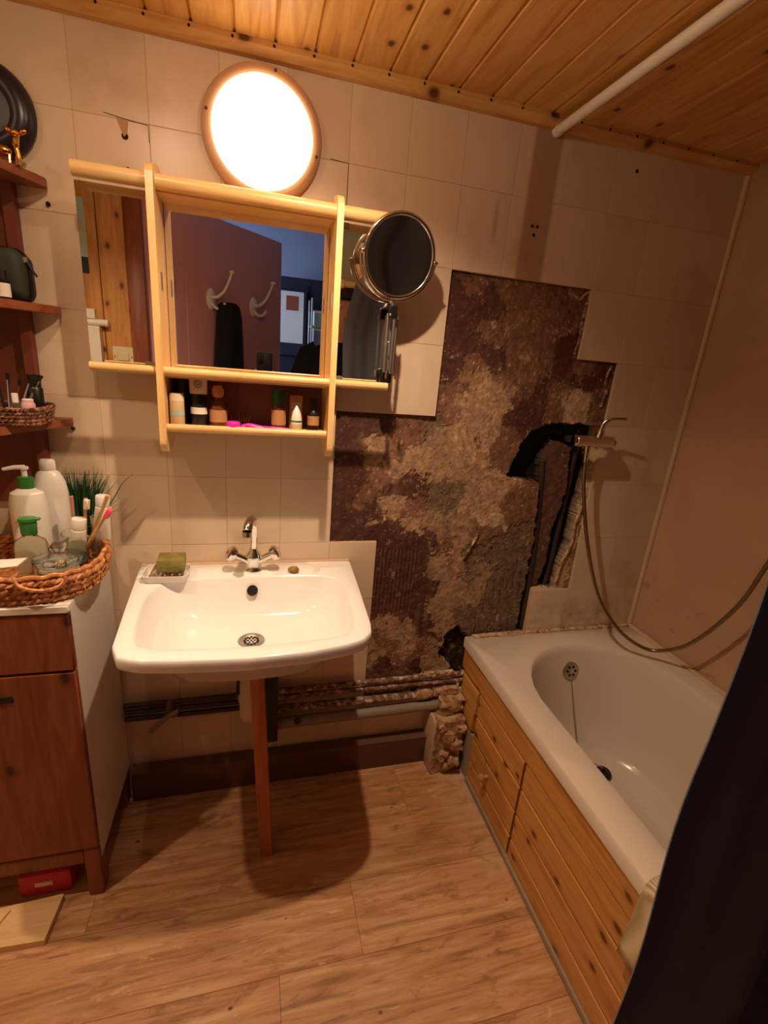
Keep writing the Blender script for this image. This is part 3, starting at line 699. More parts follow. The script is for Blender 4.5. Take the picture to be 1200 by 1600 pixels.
# ---- soap dish, soap, shell
D = thing('soap_dish', 'white wire-rimmed soap dish on the left of the washbasin', 'soap dish', (-.45, -.09, .811))
rr = Matrix.Translation((-.45, -.092, .811)) @ Matrix.Rotation(math.radians(-2), 4, 'Z')
def rrect(hx, hy, r, n=6):
    out = []
    for cx_, cy_, a0 in ((hx - r, hy - r, 0), (-hx + r, hy - r, PI / 2), (-hx + r, -hy + r, PI), (hx - r, -hy + r, 1.5 * PI)):
        for k in range(n + 1): a = a0 + PI / 2 * k / n; out.append((cx_ + r * math.cos(a), cy_ + r * math.sin(a)))
    return out
def rring(hx, hy, r, z): return [tuple(rr @ Vector((a, b, z))) for a, b in rrect(hx, hy, r)]
B().rings([rring(.052, .036, .015, .002), rring(.056, .040, .018, .014), rring(.058, .042, .018, .022), rring(.055, .039, .017, .022), rring(.053, .037, .016, .014), rring(.050, .034, .015, .008)], True, True).o('tray', 'white_plastic', D)
for k in range(5):
    xx = -.036 + .018 * k; p0 = rr @ Vector((xx, -.035, .022)); p1 = rr @ Vector((xx, .035, .022)); B().tube([p0, p1], .0026, 6).o('rib', 'kraft', D)
sb = B().box(-.034, .034, -.032, .032, -.018, .018).bevel(.003, 2)
sob = sb.o('soap_bar', 'soap_olive', None); sob.location = (-.438, -.088, .8545); sob.rotation_euler = (math.radians(-3), math.radians(2), math.radians(4))
tag(sob, 'olive green block of soap resting in the white dish', 'soap')
B().box(-.024, .024, -.0004, .0004, -.002, .002).o('stamp_line', 'soap_olive', sob).location = (0, -.0325, 0)
st = B().sph((0, 0, 0), .017, (1.0, .72, .55), 14)
for v_ in st.m.verts: v_.co *= 1 + .22 * noise.noise(v_.co * 90)
so = st.o('pebble', 'stone_brown', None); so.location = (-.113, -.083, .8205); tag(so, 'small brown pebble on the basin rim right of the tap', 'pebble')
B().tube([(-.006, -.004, .0075), (.002, -.003, .0092), (.008, .002, .0080)], .0016, 5).o('vein', 'bamboo', so)

# ================================================================== MIRROR CABINET
K = thing('mirror_cabinet', 'wooden framed three-part wall mirror with an open shelf below', 'mirror', (-.23, -.07, 1.35))
def post(xc):
    pts = []
    for k in range(13):
        a = PI * k / 12; pts.append((-.076 + .069 * math.cos(a), 1.742 + .030 * math.sin(a)))
    for k in range(13):
        a = PI + PI * k / 12
        pts.append((-.076 + .069 * math.cos(a) - (.02 * math.sin(a - PI)), 1.200 + .040 * math.sin(a)))
    return B().prism([(-.007 if y_ > -.007 else y_, z_) for y_, z_ in pts], xc - .0075, xc + .0075, axis=0).bevel(.003, 2, 50).o('post', 'beech', K)
for xc in (-.432, -.036):
    pq = post(xc)
    s_ = 1 if xc < -.2 else -1
    B().box(xc + s_ * .0075, xc + s_ * .009, -.112, -.096, 1.525, 1.562).o('catch_plate', 'steel_dull', pq)
B().tube([(-.578, -.118, 1.733), (.106, -.118, 1.733)], .0150, 14).bevel(.003, 1, 60).o('top_rail', 'beech_x', K)
B().tube([(-.576, -.130, 1.352), (.108, -.130, 1.352)], .0100, 14).bevel(.003, 1, 60).o('lower_rail', 'beech_x', K)
B().tube([(-.425, -.130, 1.222), (-.045, -.130, 1.222)], .0095, 14).o('shelf_rail', 'beech_x', K)
B().box(-.425, -.045, -.125, -.012, 1.213, 1.223).o('shelf_board', 'beech_x', K)
B().box(-.425, -.045, -.120, -.012, 1.337, 1.346).o('shelf_board', 'beech_x', K)
B().box(-.425, -.045, -.110, -.012, 1.716, 1.724).o('top_board', 'beech_x', K)
B().box(-.425, -.045, -.014, -.006, 1.205, 1.724).o('back_board', 'mauve_board', K)
B().box(-.588, -.441, -.066, -.050, 1.362, 1.722).o('mirror_backing', 'beech', K)
B().box(-.027, .122, -.066, -.050, 1.362, 1.722).o('mirror_backing', 'beech', K)
B().box(-.423, -.045, -.030, -.016, 1.348, 1.716).o('mirror_backing', 'beech', K)
for (a, b) in ((-.57, -.54), (.07, .10)): B().box(a, b, -.05, -.002, 1.38, 1.70).o('wall_batten', 'beech', K)
for (a, b, z0, z1, yo) in ((-.590, -.441, 1.360, 1.724, -.07), (-.423, -.240, 1.348, 1.716, -.034), (-.241, -.045, 1.348, 1.716, -.0365), (-.027, .124, 1.360, 1.724, -.07)):
    B().box(a, b, yo, yo + .004, z0, z1).o('mirror_pane', 'mirror', K, 0)
for (a, b) in ((-.475, -.441), (-.027, .0)): B().box(a, b, -.074, -.0705, 1.360, 1.368).o('pane_clip', 'steel_dull', K)
B().box(-.027, -.005, -.074, -.0705, 1.712, 1.726).o('pane_clip', 'steel_dull', K)

# ---- things on the mirror shelf (shelf top z = 1.223)
ZS = 1.223
def jar(name, label, cat, x, y, body, m_, cap=None, mc=None, seg=20, lab=None, ml=None, group=None):
    t = thing(name, label, cat, (x, y, ZS), group)
    B().lathe((x, y, ZS), body, seg).o('body', m_, t)
    if cap: B().lathe((x, y, ZS), cap, seg).o('cap', mc, t)
    if lab:
        r, z0, z1 = lab; B().lathe((x, y, ZS), [(r, z0), (r + .0004, z0), (r + .0004, z1), (r, z1)], seg).o('label', ml, t)
    return t
a_ = jar('deodorant_can', 'cream printed can with a pale blue picture on the mirror shelf', 'can', -.405, -.098, [(.015, 0), (.0165, .002), (.0165, .074), (.0155, .078), (0, .079)], 'cream_plastic')
B().lathe((-.405, -.098, ZS), [(.0166, .026), (.0169, .026), (.0169, .038), (.0166, .038)], 20).o('printed_band', 'pale_blue_print', a_)
B().lathe((-.405, -.098, ZS), [(.0166, .060), (.0169, .060), (.0169, .072), (.0166, .072)], 20).o('printed_band', 'paper', a_)
a_ = thing('spray_can', 'tall dark can behind the cream printed can', 'can', (-.398, -.050, ZS)); B().lathe((-.398, -.050, ZS), [(.018, 0), (.0185, .004), (.0185, .085), (.015, .09), (.015, .115), (0, .117)], 20).o('body', 'navy_print', a_)
# squeeze tube standing on its cap
a_ = thing('cream_tube', 'black squeeze tube with white end bearing the letter U', 'tube', (-.357, -.080, ZS))
def flat_tube(x, y, z0, prof, n=24):
    return [[(x + rx * math.cos(2 * PI * k / n), y + ry * math.sin(2 * PI * k / n), z0 + z) for k in range(n)] for rx, ry, z in prof]
B().rings(flat_tube(-.357, -.080, ZS, [(.016, .016, 0), (.017, .017, .002), (.017, .017, .016), (.0185, .018, .018), (.0195, .0165, .05), (.0205, .011, .078)]), True, True).o('body', 'navy_print', a_)
B().rings(flat_tube(-.357, -.080, ZS, [(.0205, .011, .078), (.021, .007, .100), (.0212, .0025, .122), (.0212, .002, .126)]), True, True).o('tube_end', 'paper', a_)
B().rings(flat_tube(-.357, -.080, ZS, [(.0193, .0180, .030), (.0197, .0178, .030), (.0200, .0168, .046), (.0197, .0165, .046)]), False, False).o('band', 'white_label', a_)
lt = text_mesh('U', .012); lt.materials.append(MATS['black_plastic'])
lo_ = bpy.data.objects.new('lettering', lt); C.objects.link(lo_); lo_.parent = a_; lo_.location = (0, -.0090, .102); lo_.rotation_euler = (PI / 2 - .30, 0, 0)
B().tube([(-.357 + .0085 * math.cos(q), -.0888 + .0024 * math.sin(q), ZS + .102 + .0085 * math.sin(q)) for q in [2 * PI * k / 20 for k in range(20)]], .0007, 5, True).o('printed_ring', 'black_plastic', a_)
jar('perfume_bottle', 'amber glass bottle with pinkish round stopper and beige label', 'bottle', -.312, -.075, [(.020, 0), (.021, .003), (.021, .050), (.014, .062), (.009, .066), (.009, .072)], 'amber', [(.010, .072), (.014, .078), (.014, .092), (.009, .100), (0, .101)], 'pinkish_wood', 20, (.0212, .012, .042), 'kraft')
# spiky hair comb behind
a_ = thing('hair_clip', 'dark spiky hair clip lying beside the amber bottle', 'hair clip', (-.262, -.06, ZS))
B().tube([(-.285, -.06, ZS + .006), (-.24, -.058, ZS + .006)], .005, 8).o('spine', 'black_plastic', a_)
for k in range(9): B().cyl((-.283 + k * .0052, -.06, ZS + .008), (-.292 + k * .0075, -.066, ZS + .036), .0014, .0006, 6).o('tooth', 'amber', a_)
jar('shampoo_bottle', 'brown bottle with a dark green cap on the mirror shelf', 'bottle', -.163, -.078, [(.017, 0), (.018, .003), (.018, .060), (.016, .066)], 'amber', [(.0165, .066), (.0170, .068), (.0170, .098), (.015, .101), (0, .102)], 'dark_green_cap', 20, (.0183, .012, .050), 'kraft')
a_ = thing('carton', 'tall kraft paper carton behind the small conical bottle', 'carton', (-.118, -.055, ZS)); B().box(-.135, -.101, -.068, -.042, ZS, ZS + .088).bevel(.001, 1).o('box', 'kraft', a_); B().box(-.131, -.105, -.0685, -.068, ZS + .03, ZS + .07).o('printed_panel', 'caulk', a_)
jar('drop_bottle', 'small white conical drop bottle with green stripes and cream base', 'bottle', -.120, -.115, [(.0135, 0), (.0145, .002), (.0145, .022)], 'cream_plastic', [(.0140, .022), (.0135, .034), (.010, .050), (.004, .062), (.0015, .066), (0, .067)], 'white_plastic', 20, (.0138, .026, .030), 'green_cap')
jar('oil_bottle', 'small dark bottle with tall black cap and beige label, rightmost on the shelf', 'bottle', -.074, -.085, [(.0145, 0), (.015, .003), (.015, .046), (.010, .054)], 'black_plastic', [(.0105, .054), (.0105, .083), (0, .084)], 'black_rubber', 20, (.0152, .016, .040), 'kraft')
def razor(x, y, L, ang, label, sphere=False):
    t = thing('hair_tie' if sphere else 'razor', label, 'hair tie' if sphere else 'razor', (x, y, ZS + .017))
    return t
a_ = thing('compact', 'round magenta cap lying on the shelf rail', 'cap', (-.274, -.118, ZS)); B().lathe((-.274, -.118, ZS), [(.0165, 0), (.017, .002), (.017, .016), (.015, .019), (0, .020)], 24).o('cap_body', 'magenta', a_)
a_ = thing('razor', 'magenta razor with its handle across the shelf, left of the other one', 'razor', (-.23, -.12, ZS))
B().tube(catmull([(-.250, -.118, ZS + .010), (-.235, -.121, ZS + .012), (-.215, -.123, ZS + .009), (-.200, -.124, ZS + .007)], 5), [.0065 + .0015 * math.sin(k / 15 * PI) for k in range(16)], 10, flat=.7).o('handle', 'magenta', a_)
B().box(-.256, -.246, -.128, -.106, ZS + .004, ZS + .012).bevel(.002, 1).o('head', 'magenta', a_)
a_ = thing('razor', 'magenta razor lying flat next to the conical drop bottle', 'razor', (-.17, -.12, ZS))
B().tube(catmull([(-.195, -.113, ZS + .006), (-.18, -.118, ZS + .008), (-.155, -.120, ZS + .007), (-.140, -.121, ZS + .006)], 5), .005, 10, flat=.7).o('handle', 'magenta', a_)
B().box(-.200, -.190, -.122, -.101, ZS + .001, ZS + .010).bevel(.002, 1).o('head', 'magenta', a_)

# ================================================================== MAGNIFYING MIRROR
G = thing('shaving_mirror', 'round chrome magnifying mirror on a folding scissor arm', 'mirror', (.1, -.1, 1.4))
mc = Vector((.116, -.122, 1.658)); nrm = Vector((.16, -1, -.20)).normalized()
mr = nrm.to_track_quat('Z', 'Y').to_matrix().to_4x4()
R_ = .0905
disc = B().lathe(mc, [(R_ - .004, -.004), (R_ - .004, .0022), (R_ * .6, .0012), (R_ * .3, .0005), (0, .0002)], 64, mr).o('glass_disc', 'mirror', G, 60)
B().tube([mc + mr @ Vector((R_ * math.cos(a), R_ * math.sin(a), 0)) for a in [2 * PI * k / 64 for k in range(64)]], .0055, 10, True).o('rim', 'chrome', G)
upv = (mr @ Vector((0, 0, 1)) * 0 + Vector((0, 0, 1))); upl = (upv - nrm * upv.dot(nrm)).normalized(); rgt = upl.cross(nrm).normalized() * -1
yk = [mc + (R_ + .009) * (math.cos(a) * rgt + math.sin(a) * upl) - nrm * (.002 + .010 * max(0, -math.sin(a))) for a in [math.radians(d) for d in range(0, -181, -6)]]
B().tube(yk, .0038, 8).o('yoke', 'chrome', G)
for s_ in (-1, 1):
    pvt = mc + rgt * s_ * (R_ + .006); B().sph(pvt, .0065, seg=12).o('pivot', 'chrome', G)
    B().cyl(pvt, pvt + rgt * s_ * .008, .0035, seg=10).o('pivot_pin', 'chrome', G)
bt = yk[len(yk) // 2]
jx, jy = .110, -.118
B().cyl(bt, (jx, jy, 1.545), .004, seg=8).o('neck', 'chrome', G)
B().box(jx - .010, jx + .010, jy - .010, jy + .010, 1.520, 1.548).bevel(.002, 1).o('swivel_block', 'black_plastic', G)
for k, (dx, yy, lean) in enumerate([(-.012, -.122, .004), (-.006, -.114, -.003), (.002, -.106, .003), (.008, -.098, -.003), (.012, -.090, .002)]):
    B().box(-.0022, .0022, -.0012, .0012, 1.388, 1.530, Matrix.Translation((jx + dx + .004, yy, 0)) @ Matrix.Rotation(lean * 2, 4, 'Y')).o('scissor_bar', 'steel_dull', G)
for z in (1.388, 1.460, 1.526):
    for k, (dx, yy) in enumerate([(-.010, -.124), (.004, -.110), (.014, -.098)]):
        B().sph((jx + dx + .003, yy - .003, z), .0038, seg=8).o('rivet', 'chrome', G)
for dx in (-.010, .016): B().cyl((jx + dx + .003, -.128, 1.372), (jx + dx + .003, -.128, 1.388), .0032, .0032, 8).o('bracket_pin', 'chrome', G)
B().box(.098, .126, -.100, -.074, 1.360, 1.395).bevel(.003, 1).o('wall_bracket', 'black_plastic', G)

# ================================================================== ROUND WALL LAMP
LP = thing('wall_lamp', 'lit round wall lamp with screwed rim above the mirror', 'lamp', (-.205, 0, 1.885))
lc = Vector((-.205, -.001, 1.887)); lr = Euler((PI / 2, 0, 0)).to_matrix().to_4x4()
B().lathe(lc, [(.130, 0), (.135, .004), (.135, .018), (.131, .024), (.124, .027), (.116, .027), (.112, .024), (.112, .010)], 64, lr).o('rim', 'lamp_rim', LP)
B().lathe(lc, [(.113, .020), (.112, .027), (.104, .036), (.084, .046), (.050, .053), (.020, .056), (0, .0565)], 64, lr).o('diffuser', 'diffuser', LP)
for k in range(4):
    a = math.radians(78) + k * PI / 2; p = lc + Vector((.125 * math.cos(a), -.0265, .125 * math.sin(a))); B().cyl(p, p + Vector((0, -.002, 0)), .0034, seg=10).o('rim_screw', 'pipe_dark', LP)
# three spots on a ceiling rail in front of the basin (their light falls on the scene)
RL = thing('spot_rail', 'white ceiling rail with three spot heads in front of the basin', 'lamp', (-.48, -.53, ZC))
B().box(-.98, .01, -.545, -.515, ZC - .018, ZC).bevel(.003, 1).o('rail', 'white_paint', RL)
for (x, y_, z_, *_r) in SPOTS:
    B().cyl((x, y_, ZC - .018), (x, y_, ZC - .032), .008, seg=12).o('spot_stem', 'white_paint', RL)
    B().lathe((x, y_, z_), [(.034, .030), (.036, .034), (.020, .044), (0, .044)], 20).o('spot_cap', 'white_paint', RL)

# ================================================================== SHOWER TAP, HOSE, ROD
X_ = thing('bath_tap', 'chrome lever bath mixer mounted in front of the open chase', 'tap', (.85, -.06, 1.228))
B().cyl((.752, -.062, 1.226), (.888, -.062, 1.226), .0185, seg=20).bevel(.002, 1, 60).o('tap_body', 'chrome', X_)
B().lathe((.752, -.062, 1.226), [(.0165, 0), (.0145, .006), (.006, .008), (0, .008)], 20, Euler((0, -PI / 2, 0)).to_matrix().to_4x4()).o('end_cap', 'chrome', X_)
for x in (.79, .90):
    B().cyl((x, -.058, 1.224), (x + .012, .052, 1.216), .011, seg=14).o('wall_union', 'steel_dull', X_)
B().lathe((.910, .012, 1.217), [(.030, 0), (.029, .006), (.018, .016), (.014, .020)], 24, Euler((PI / 2, 0, 0)).to_matrix().to_4x4()).o('escutcheon', 'chrome', X_)
B().cyl((.835, -.064, 1.238), (.838, -.066, 1.262), .015, .013, 18).o('lever_base', 'chrome', X_)
B().tube(catmull([(.838, -.066, 1.262), (.842, -.070, 1.285), (.856, -.076, 1.298), (.878, -.084, 1.302), (.900, -.090, 1.303)], 6), [.009] * 6 + [.008] * 6 + [.0055] * 13, 10, flat=.7).o('lever', 'chrome', X_)
B().cyl((.800, -.064, 1.210), (.800, -.066, 1.192), .011, .009, 14).o('hose_outlet', 'chrome', X_)
hp = catmull([(.800, -.066, 1.19), (.809, -.075, 1.081), (.852, -.10, .889), (.916, -.13, .711), (.985, -.18, .605), (1.06, -.215, .553), (1.105, -.255, .558), (1.12, -.34, .641), (1.12, -.436, .82), (1.12, -.478, .979), (1.12, -.51, 1.12), (1.13, -.60, 1.30), (1.17, -.72, 1.42)], 14)
HS = thing('shower_hose', 'ribbed metal shower hose looping over the bath', 'hose', (.8, -.066, 1.19))
B().tube(hp, [.0066 if k % 2 else .0056 for k in range(len(hp))], 10).o('hose_pipe', 'hose_metal', HS, 80)
B().cyl((.800, -.066, 1.195), (.801, -.067, 1.160), .0085, .0075, 12).o('hose_nut', 'chrome', HS)
SH = thing('hand_shower', 'chrome hand shower in its wall holder at the hose end', 'shower', (1.17, -.72, 1.42))
B().tube([(1.17, -.72, 1.42), (1.165, -.735, 1.50), (1.14, -.75, 1.58)], [.009, .011, .012], 12).o('handle', 'chrome', SH)
B().lathe((1.13, -.755, 1.60), [(.012, .03), (.036, .012), (.040, 0), (0, -.004)], 24, Euler((0, math.radians(35), 0)).to_matrix().to_4x4()).o('shower_head', 'chrome', SH)
B().box(1.165, XR, -.75, -.72, 1.46, 1.49).o('holder', 'chrome', SH)
RD = thing('curtain_rod', 'white shower curtain rod running under the ceiling from the tiled wall', 'rod', (.55, -.4, 2.033))
B().cyl((.551, -.003, 2.032), (.551, -1.65, 2.034), .0125, seg=18).o('tube', 'white_paint', RD)
B().cyl((.551, -.001, 2.032), (.551, -.018, 2.032), .0145, seg=18).o('end_cap', 'white_paint', RD)

# ================================================================== LEFT CABINET
CB = thing('bathroom_cabinet', 'pine fronted white cabinet standing left of the washbasin', 'cabinet', (-.8, -.16, 0))
CX0, CX1, CY = -1.04, -.610, -.312
B().box(CX1 - .016, CX1, CY + .004, -.012, .115, .845).o('side_panel', 'white_paint', CB)
B().box(CX0, CX0 + .016, CY + .004, -.012, .115, .845).o('side_panel', 'white_paint', CB)
B().box(CX0, CX1 - .016, -.026, -.012, .115, .845).o('back_panel', 'white_paint', CB)
B().box(CX0, CX1 - .016, CY + .01, -.026, .130, .146).o('bottom_panel', 'white_paint', CB)
B().box(CX0 - .002, CX1 + .002, CY - .014, -.008, .845, .862).bevel(.002, 1).o('top_panel', 'white_paint', CB)
B().box(CX0, CX1, CY - .012, CY + .004, .700, .843).bevel(.003, 1).o('drawer_front', 'cabinet_pine', CB)
DO = B().box(CX0, CX1, CY - .012, CY + .004, .165, .696).bevel(.003, 1).o('door', 'cabinet_pine', CB)
B().box(CX1 - .036, CX1, CY - .011, CY + .004, .0, .161).bevel(.003, 1).o('front_stile', 'cabinet_pine', CB)
B().box(CX0, CX0 + .043, CY - .011, CY + .004, .0, .161).bevel(.003, 1).o('front_stile', 'cabinet_pine', CB)
B().box(CX0 + .043, CX1 - .036, CY - .010, CY + .004, .115, .160).bevel(.003, 1).o('bottom_rail', 'cabinet_pine', CB)
B().box(-.775, -.735, CY - .014, CY - .006, .628, .648).bevel(.003, 1).o('finger_pull', 'hole_dark', DO)
B().box(CX1 - .034, CX1, CY + .004, CY + .04, .0, .118).bevel(.003, 1).o('front_foot', 'cabinet_pine', CB)
B().box(CX1 - .034, CX1 - .002, -.060, -.016, .0, .118).o('rear_foot', 'cabinet_pine', CB)
B().box(CX0, CX0 + .034, -.060, -.016, .0, .118).o('rear_foot', 'cabinet_pine', CB)
B().box(CX1 - .012, CX1 - .002, CY + .04, -.06, .085, .116).o('side_rail', 'skirting_brown', CB)
pk = B().box(-.815, -.690, -.30, -.20, 0, .075).bevel(.012, 2).o('plastic_pack', 'pink_pack', None); tag(pk, 'red plastic package pushed under the pine cabinet', 'package')
B().box(-.775, -.735, -.3008, -.2995, .035, .048).o('printed_panel', 'paper', pk)
# offcut boards on the floor
def offcut(pts, z0, z1, m_, label):
    o_ = B().prism(pts, z0, z1).bevel(.0012, 1).o('offcut_board', m_, None); return tag(o_, label, 'board', 'offcuts on the floor')
offcut([(-.99, -.335), (-.705, -.318), (-.712, -.425), (-.99, -.415)], .001, .019, 'board_light', 'wide pale board offcut on the floor in front of the cabinet')
offcut([(-.99, -.345), (-.815, -.340), (-.845, -.410), (-.99, -.405)], .0195, .027, 'board_light', 'narrow pale board offcut lying on top of the wide one')
offcut([(-.99, -.345), (-.780, -.335), (-.800, -.408), (-.835, -.412), (-.805, -.345)], .0172, .0178, 'board_light', 'thin strip of veneer on the wide board offcut') if False else None
offcut([(-.99, -.350), (-.842, -.347), (-.862, -.396), (-.99, -.392)], .0275, .034, 'board_light', 'short topmost board offcut of the small pile on the floor')

# ================================================================== WOVEN TRAY AND ITS CONTENTS
ZT = .864
WB = thing('woven_tray', 'oval woven water hyacinth tray on the cabinet', 'basket', (-.75, -.18, ZT))
def oval_path(hx, hy, cx_, cy_, n, p=3.0):
    out = []
    for k in range(n):
        a = 2 * PI * k / n; c_, s_ = math.cos(a), math.sin(a)
        out.append((cx_ + hx * math.copysign(abs(c_) ** (2 / p), c_), cy_ + hy * math.copysign(abs(s_) ** (2 / p), s_)))
    return out
tcx, tcy = -.757, -.193
base = B().prism(oval_path(.172, .118, tcx, tcy, 48), ZT, ZT + .006).o('tray_base', 'wicker', WB)
NW = 84
for lvl in range(4):
    z = ZT + .009 + lvl * .0135; gsz = 1 + .018 * lvl
    for strand in range(2):
        pts = []
        for k, (px, py) in enumerate(oval_path(.180 * gsz, .124 * gsz, tcx, tcy, NW * 2)):
            ph = PI * k / 2 + strand * PI + lvl * 1.1
            d = Vector((px - tcx, py - tcy)).normalized() * (.0035 * math.cos(ph))
            pts.append((px + d.x, py + d.y, z + .0045 * math.sin(ph)))
        B().tube(pts, [.0052 + .0014 * math.sin(k * 2.1 + lvl) for k in range(len(pts))], 6, True).o('woven_strand', 'wicker', WB, 60)
pts = []
for k, (px, py) in enumerate(oval_path(.186, .130, tcx, tcy, NW * 2)):
    pts.append((px, py, ZT + .062 + .002 * math.sin(k * .9)))
B().tube(pts, .0056, 8, True).o('rim_braid', 'wicker', WB)
hb = catmull([(-.700, -.322, ZT + .066), (-.69, -.330, ZT + .052), (-.665, -.333, ZT + .042), (-.64, -.331, ZT + .040), (-.615, -.326, ZT + .048), (-.605, -.318, ZT + .064)], 5)
B().tube(hb, .0042, 6).o('handle_loop', 'wicker', WB)
sheet = B().prism([(-.79, -.322), (-.655, -.322), (-.66, -.31), (-.79, -.31)], .8625, .8632).o('paper_sheet', 'paper', None); tag(sheet, 'thin white sheet lying under the woven tray', 'paper')
ZB = ZT + .007
def vessel(name, label, cat, x, y, parts, z=None, sx=1.0, sy=1.0, rot=None):
    z = ZB if z is None else z
    t = thing(name, label, cat, (x, y, z))
    for (pn, m_, prof) in parts: B().lathe((x, y, z), prof, 28, rot, sx, sy).o(pn, m_, t)
    return t
# white lotion pump bottle, green collar
t = vessel('pump_bottle', 'white lotion bottle with green collar and pump', 'bottle', -.735, -.125, [
    ('body', 'white_plastic', [(.034, 0), (.036, .004), (.039, .08), (.039, .16), (.034, .185), (.016, .196)]),
    ('collar', 'green_cap', [(.016, .196), (.0165, .197), (.0165, .222), (.012, .224)]),
    ('pump_stem', 'white_plastic', [(.006, .224), (.006, .240), (.010, .241), (.010, .247), (0, .248)])], sx=1.0, sy=.7)
B().tube([(-.732, -.125, ZB + .245), (-.75, -.130, ZB + .246), (-.772, -.136, ZB + .242)], [.006, .005, .0035], 8).o('spout', 'white_plastic', t)
for k, (zz, wd) in enumerate([(.128, .030), (.116, .046), (.108, .020)]):
    B().box(-.735 - wd / 2, -.735 + wd / 2, -.1526, -.1518, ZB + zz, ZB + zz + (.006 if k == 1 else .0025)).o('printed_line', 'steel_dull', t)
vessel('shampoo_bottle', 'tall rounded white bottle behind the lotion pump', 'bottle', -.705, -.075, [
    ('body', 'white_plastic', [(.036, 0), (.038, .005), (.038, .17), (.034, .20), (.024, .222), (.016, .228)]),
    ('cap', 'white_plastic', [(.016, .228), (.017, .229), (.017, .25), (.014, .254), (0, .255)])], sy=.72)
t = vessel('soap_dispenser', 'small clear dispenser with green pump top', 'bottle', -.716, -.188, [
    ('body', 'clear_plastic', [(.032, 0), (.034, .003), (.034, .075), (.030, .090), (.016, .100), (.014, .106)]),
    ('pump_collar', 'green_cap', [(.0155, .106), (.0165, .108), (.0165, .134), (.014, .136)]),
    ('pump_head', 'green_cap', [(.018, .136), (.019, .138), (.018, .144), (0, .146)])], sy=.8)
B().box(-.712, -.690, -.194, -.184, ZB + .139, ZB + .145).bevel(.002, 1).o('pump_spout', 'green_cap', t)
# glass cotton jar with lid
t = vessel('cotton_jar', 'low round glass jar of cotton pads with knobbed lid', 'jar', -.655, -.205, [
    ('jar_glass', 'glass', [(.040, 0), (.048, .003), (.054, .024), (.052, .046), (.049, .046), (.051, .024), (.044, .006), (0, .006)]),
    ('lid', 'glass', [(.054, .048), (.055, .052), (.047, .058), (.022, .063), (.010, .066), (.012, .074), (.018, .082), (.013, .090), (0, .092)])])
for k in range(5):
    a = k * 1.26; B().lathe((-.655 + .017 * math.cos(a), -.205 + .017 * math.sin(a), ZB + .007 + .0065 * k), [(.026, 0), (.028, .003), (.026, .007), (0, .007)], 16).o('cotton_pad', 'cotton', t)
# squeezed white tube at the front
t = thing('cream_tube', 'white squeeze tube lying at the front of the woven tray', 'tube', (-.72, -.27, ZB))
def flat_ring(c, d, rx, rz, n=16):
    d = Vector(d).normalized(); sd = d.cross(Vector((0, 0, 1))).normalized(); up = sd.cross(d)
    return [tuple(Vector(c) + sd * rx * math.cos(2 * PI * k / n) + up * rz * math.sin(2 * PI * k / n)) for k in range(n)]
dv = Vector((1, -.05, .14)); p0 = Vector((-.845, -.255, ZB + .050))
B().rings([flat_ring(p0 + dv * s_, dv, rx, rz) for s_, rx, rz in [(0, .014, .014), (.02, .017, .015), (.07, .020, .012), (.105, .022, .006), (.135, .023, .0015), (.140, .023, .0012)]], True, True).o('body', 'white_plastic', t)
# tumbler with toothpaste and brushes
tx, ty = -.632, -.135
t = vessel('tumbler', 'clear glass tumbler holding toothbrushes and toothpaste', 'glass', tx, ty, [('glass_wall', 'glass', [(.030, 0), (.033, .002), (.040, .090), (.0385, .090), (.0315, .006), (0, .006)])])
def brush(a, b, m_, head_m, label, hd=True):
    a = Vector(a); b = Vector(b); d = (b - a).normalized()
    q = thing('toothbrush', label, 'toothbrush', tuple(a), 'toothbrushes in the tumbler')
    B().tube([a, a + (b - a) * .4, a + (b - a) * .75, b], [.005, .0048, .0035, .0045], 8).o('handle', m_, q)
    if hd:
        sd = Vector((.5, -.8, .2)); sd = (sd - d * sd.dot(d)).normalized()
        M = Matrix.Translation(b - d * .012 + sd * .008) @ d.to_track_quat('Z', 'Y').to_matrix().to_4x4()
        B().box(-.0055, .0055, -.0055, .0055, -.012, .012, M).bevel(.0015, 1).o('bristles', head_m, q)
    return q
brush((tx - .012, ty + .006, ZB + .010), (-.640, -.14, 1.052), 'pinkish_wood', 'bristle_white', 'toothbrush with reddish wooden handle end up, leftmost in the tumbler', False)
brush((tx + .004, ty - .006, ZB + .010), (-.607, -.150, 1.050), 'pinkish_wood', 'bristle_white', 'toothbrush with whitish bristle head in the tumbler')
brush((tx - .004, ty + .012, ZB + .010), (-.562, -.145, 1.056), 'bamboo', 'bristle_white', 'plain bamboo toothbrush handle leaning right in the tumbler', False)
brush((tx - .012, ty - .012, ZB + .010), (-.553, -.165, 1.032), 'bamboo', 'pink_bristle', 'bamboo toothbrush with pink bristles leaning right in the tumbler')
def paste(x, y, z0, lean, label):
    q = thing('toothpaste_tube', label, 'tube', (x, y, z0)); M = Matrix.Rotation(lean, 4, 'Y')
    rings_ = []
    for rx, ry, z in [(.020, .002, 0), (.020, .006, .02), (.018, .016, .06), (.016, .016, .085), (.011, .011, .090)]:
        rings_.append([tuple(Vector((x, y, z0)) + M @ Vector((rx * math.cos(2 * PI * k / 18), ry * math.sin(2 * PI * k / 18), z))) for k in range(18)])
    B().rings(rings_, True, True).o('body', 'white_label', q)
    B().lathe((x, y, z0), [(.0150, .088), (.0155, .090), (.0160, .112), (.0150, .114), (0, .1145)], 20, M).o('cap', 'white_plastic', q)
paste(-.640, -.155, ZB + .018, .14, 'white capped toothpaste tube standing in the front of the tumbler')
paste(-.595, -.105, ZB + .060, .10, 'white capped toothpaste tube sticking up at the back of the tumbler')
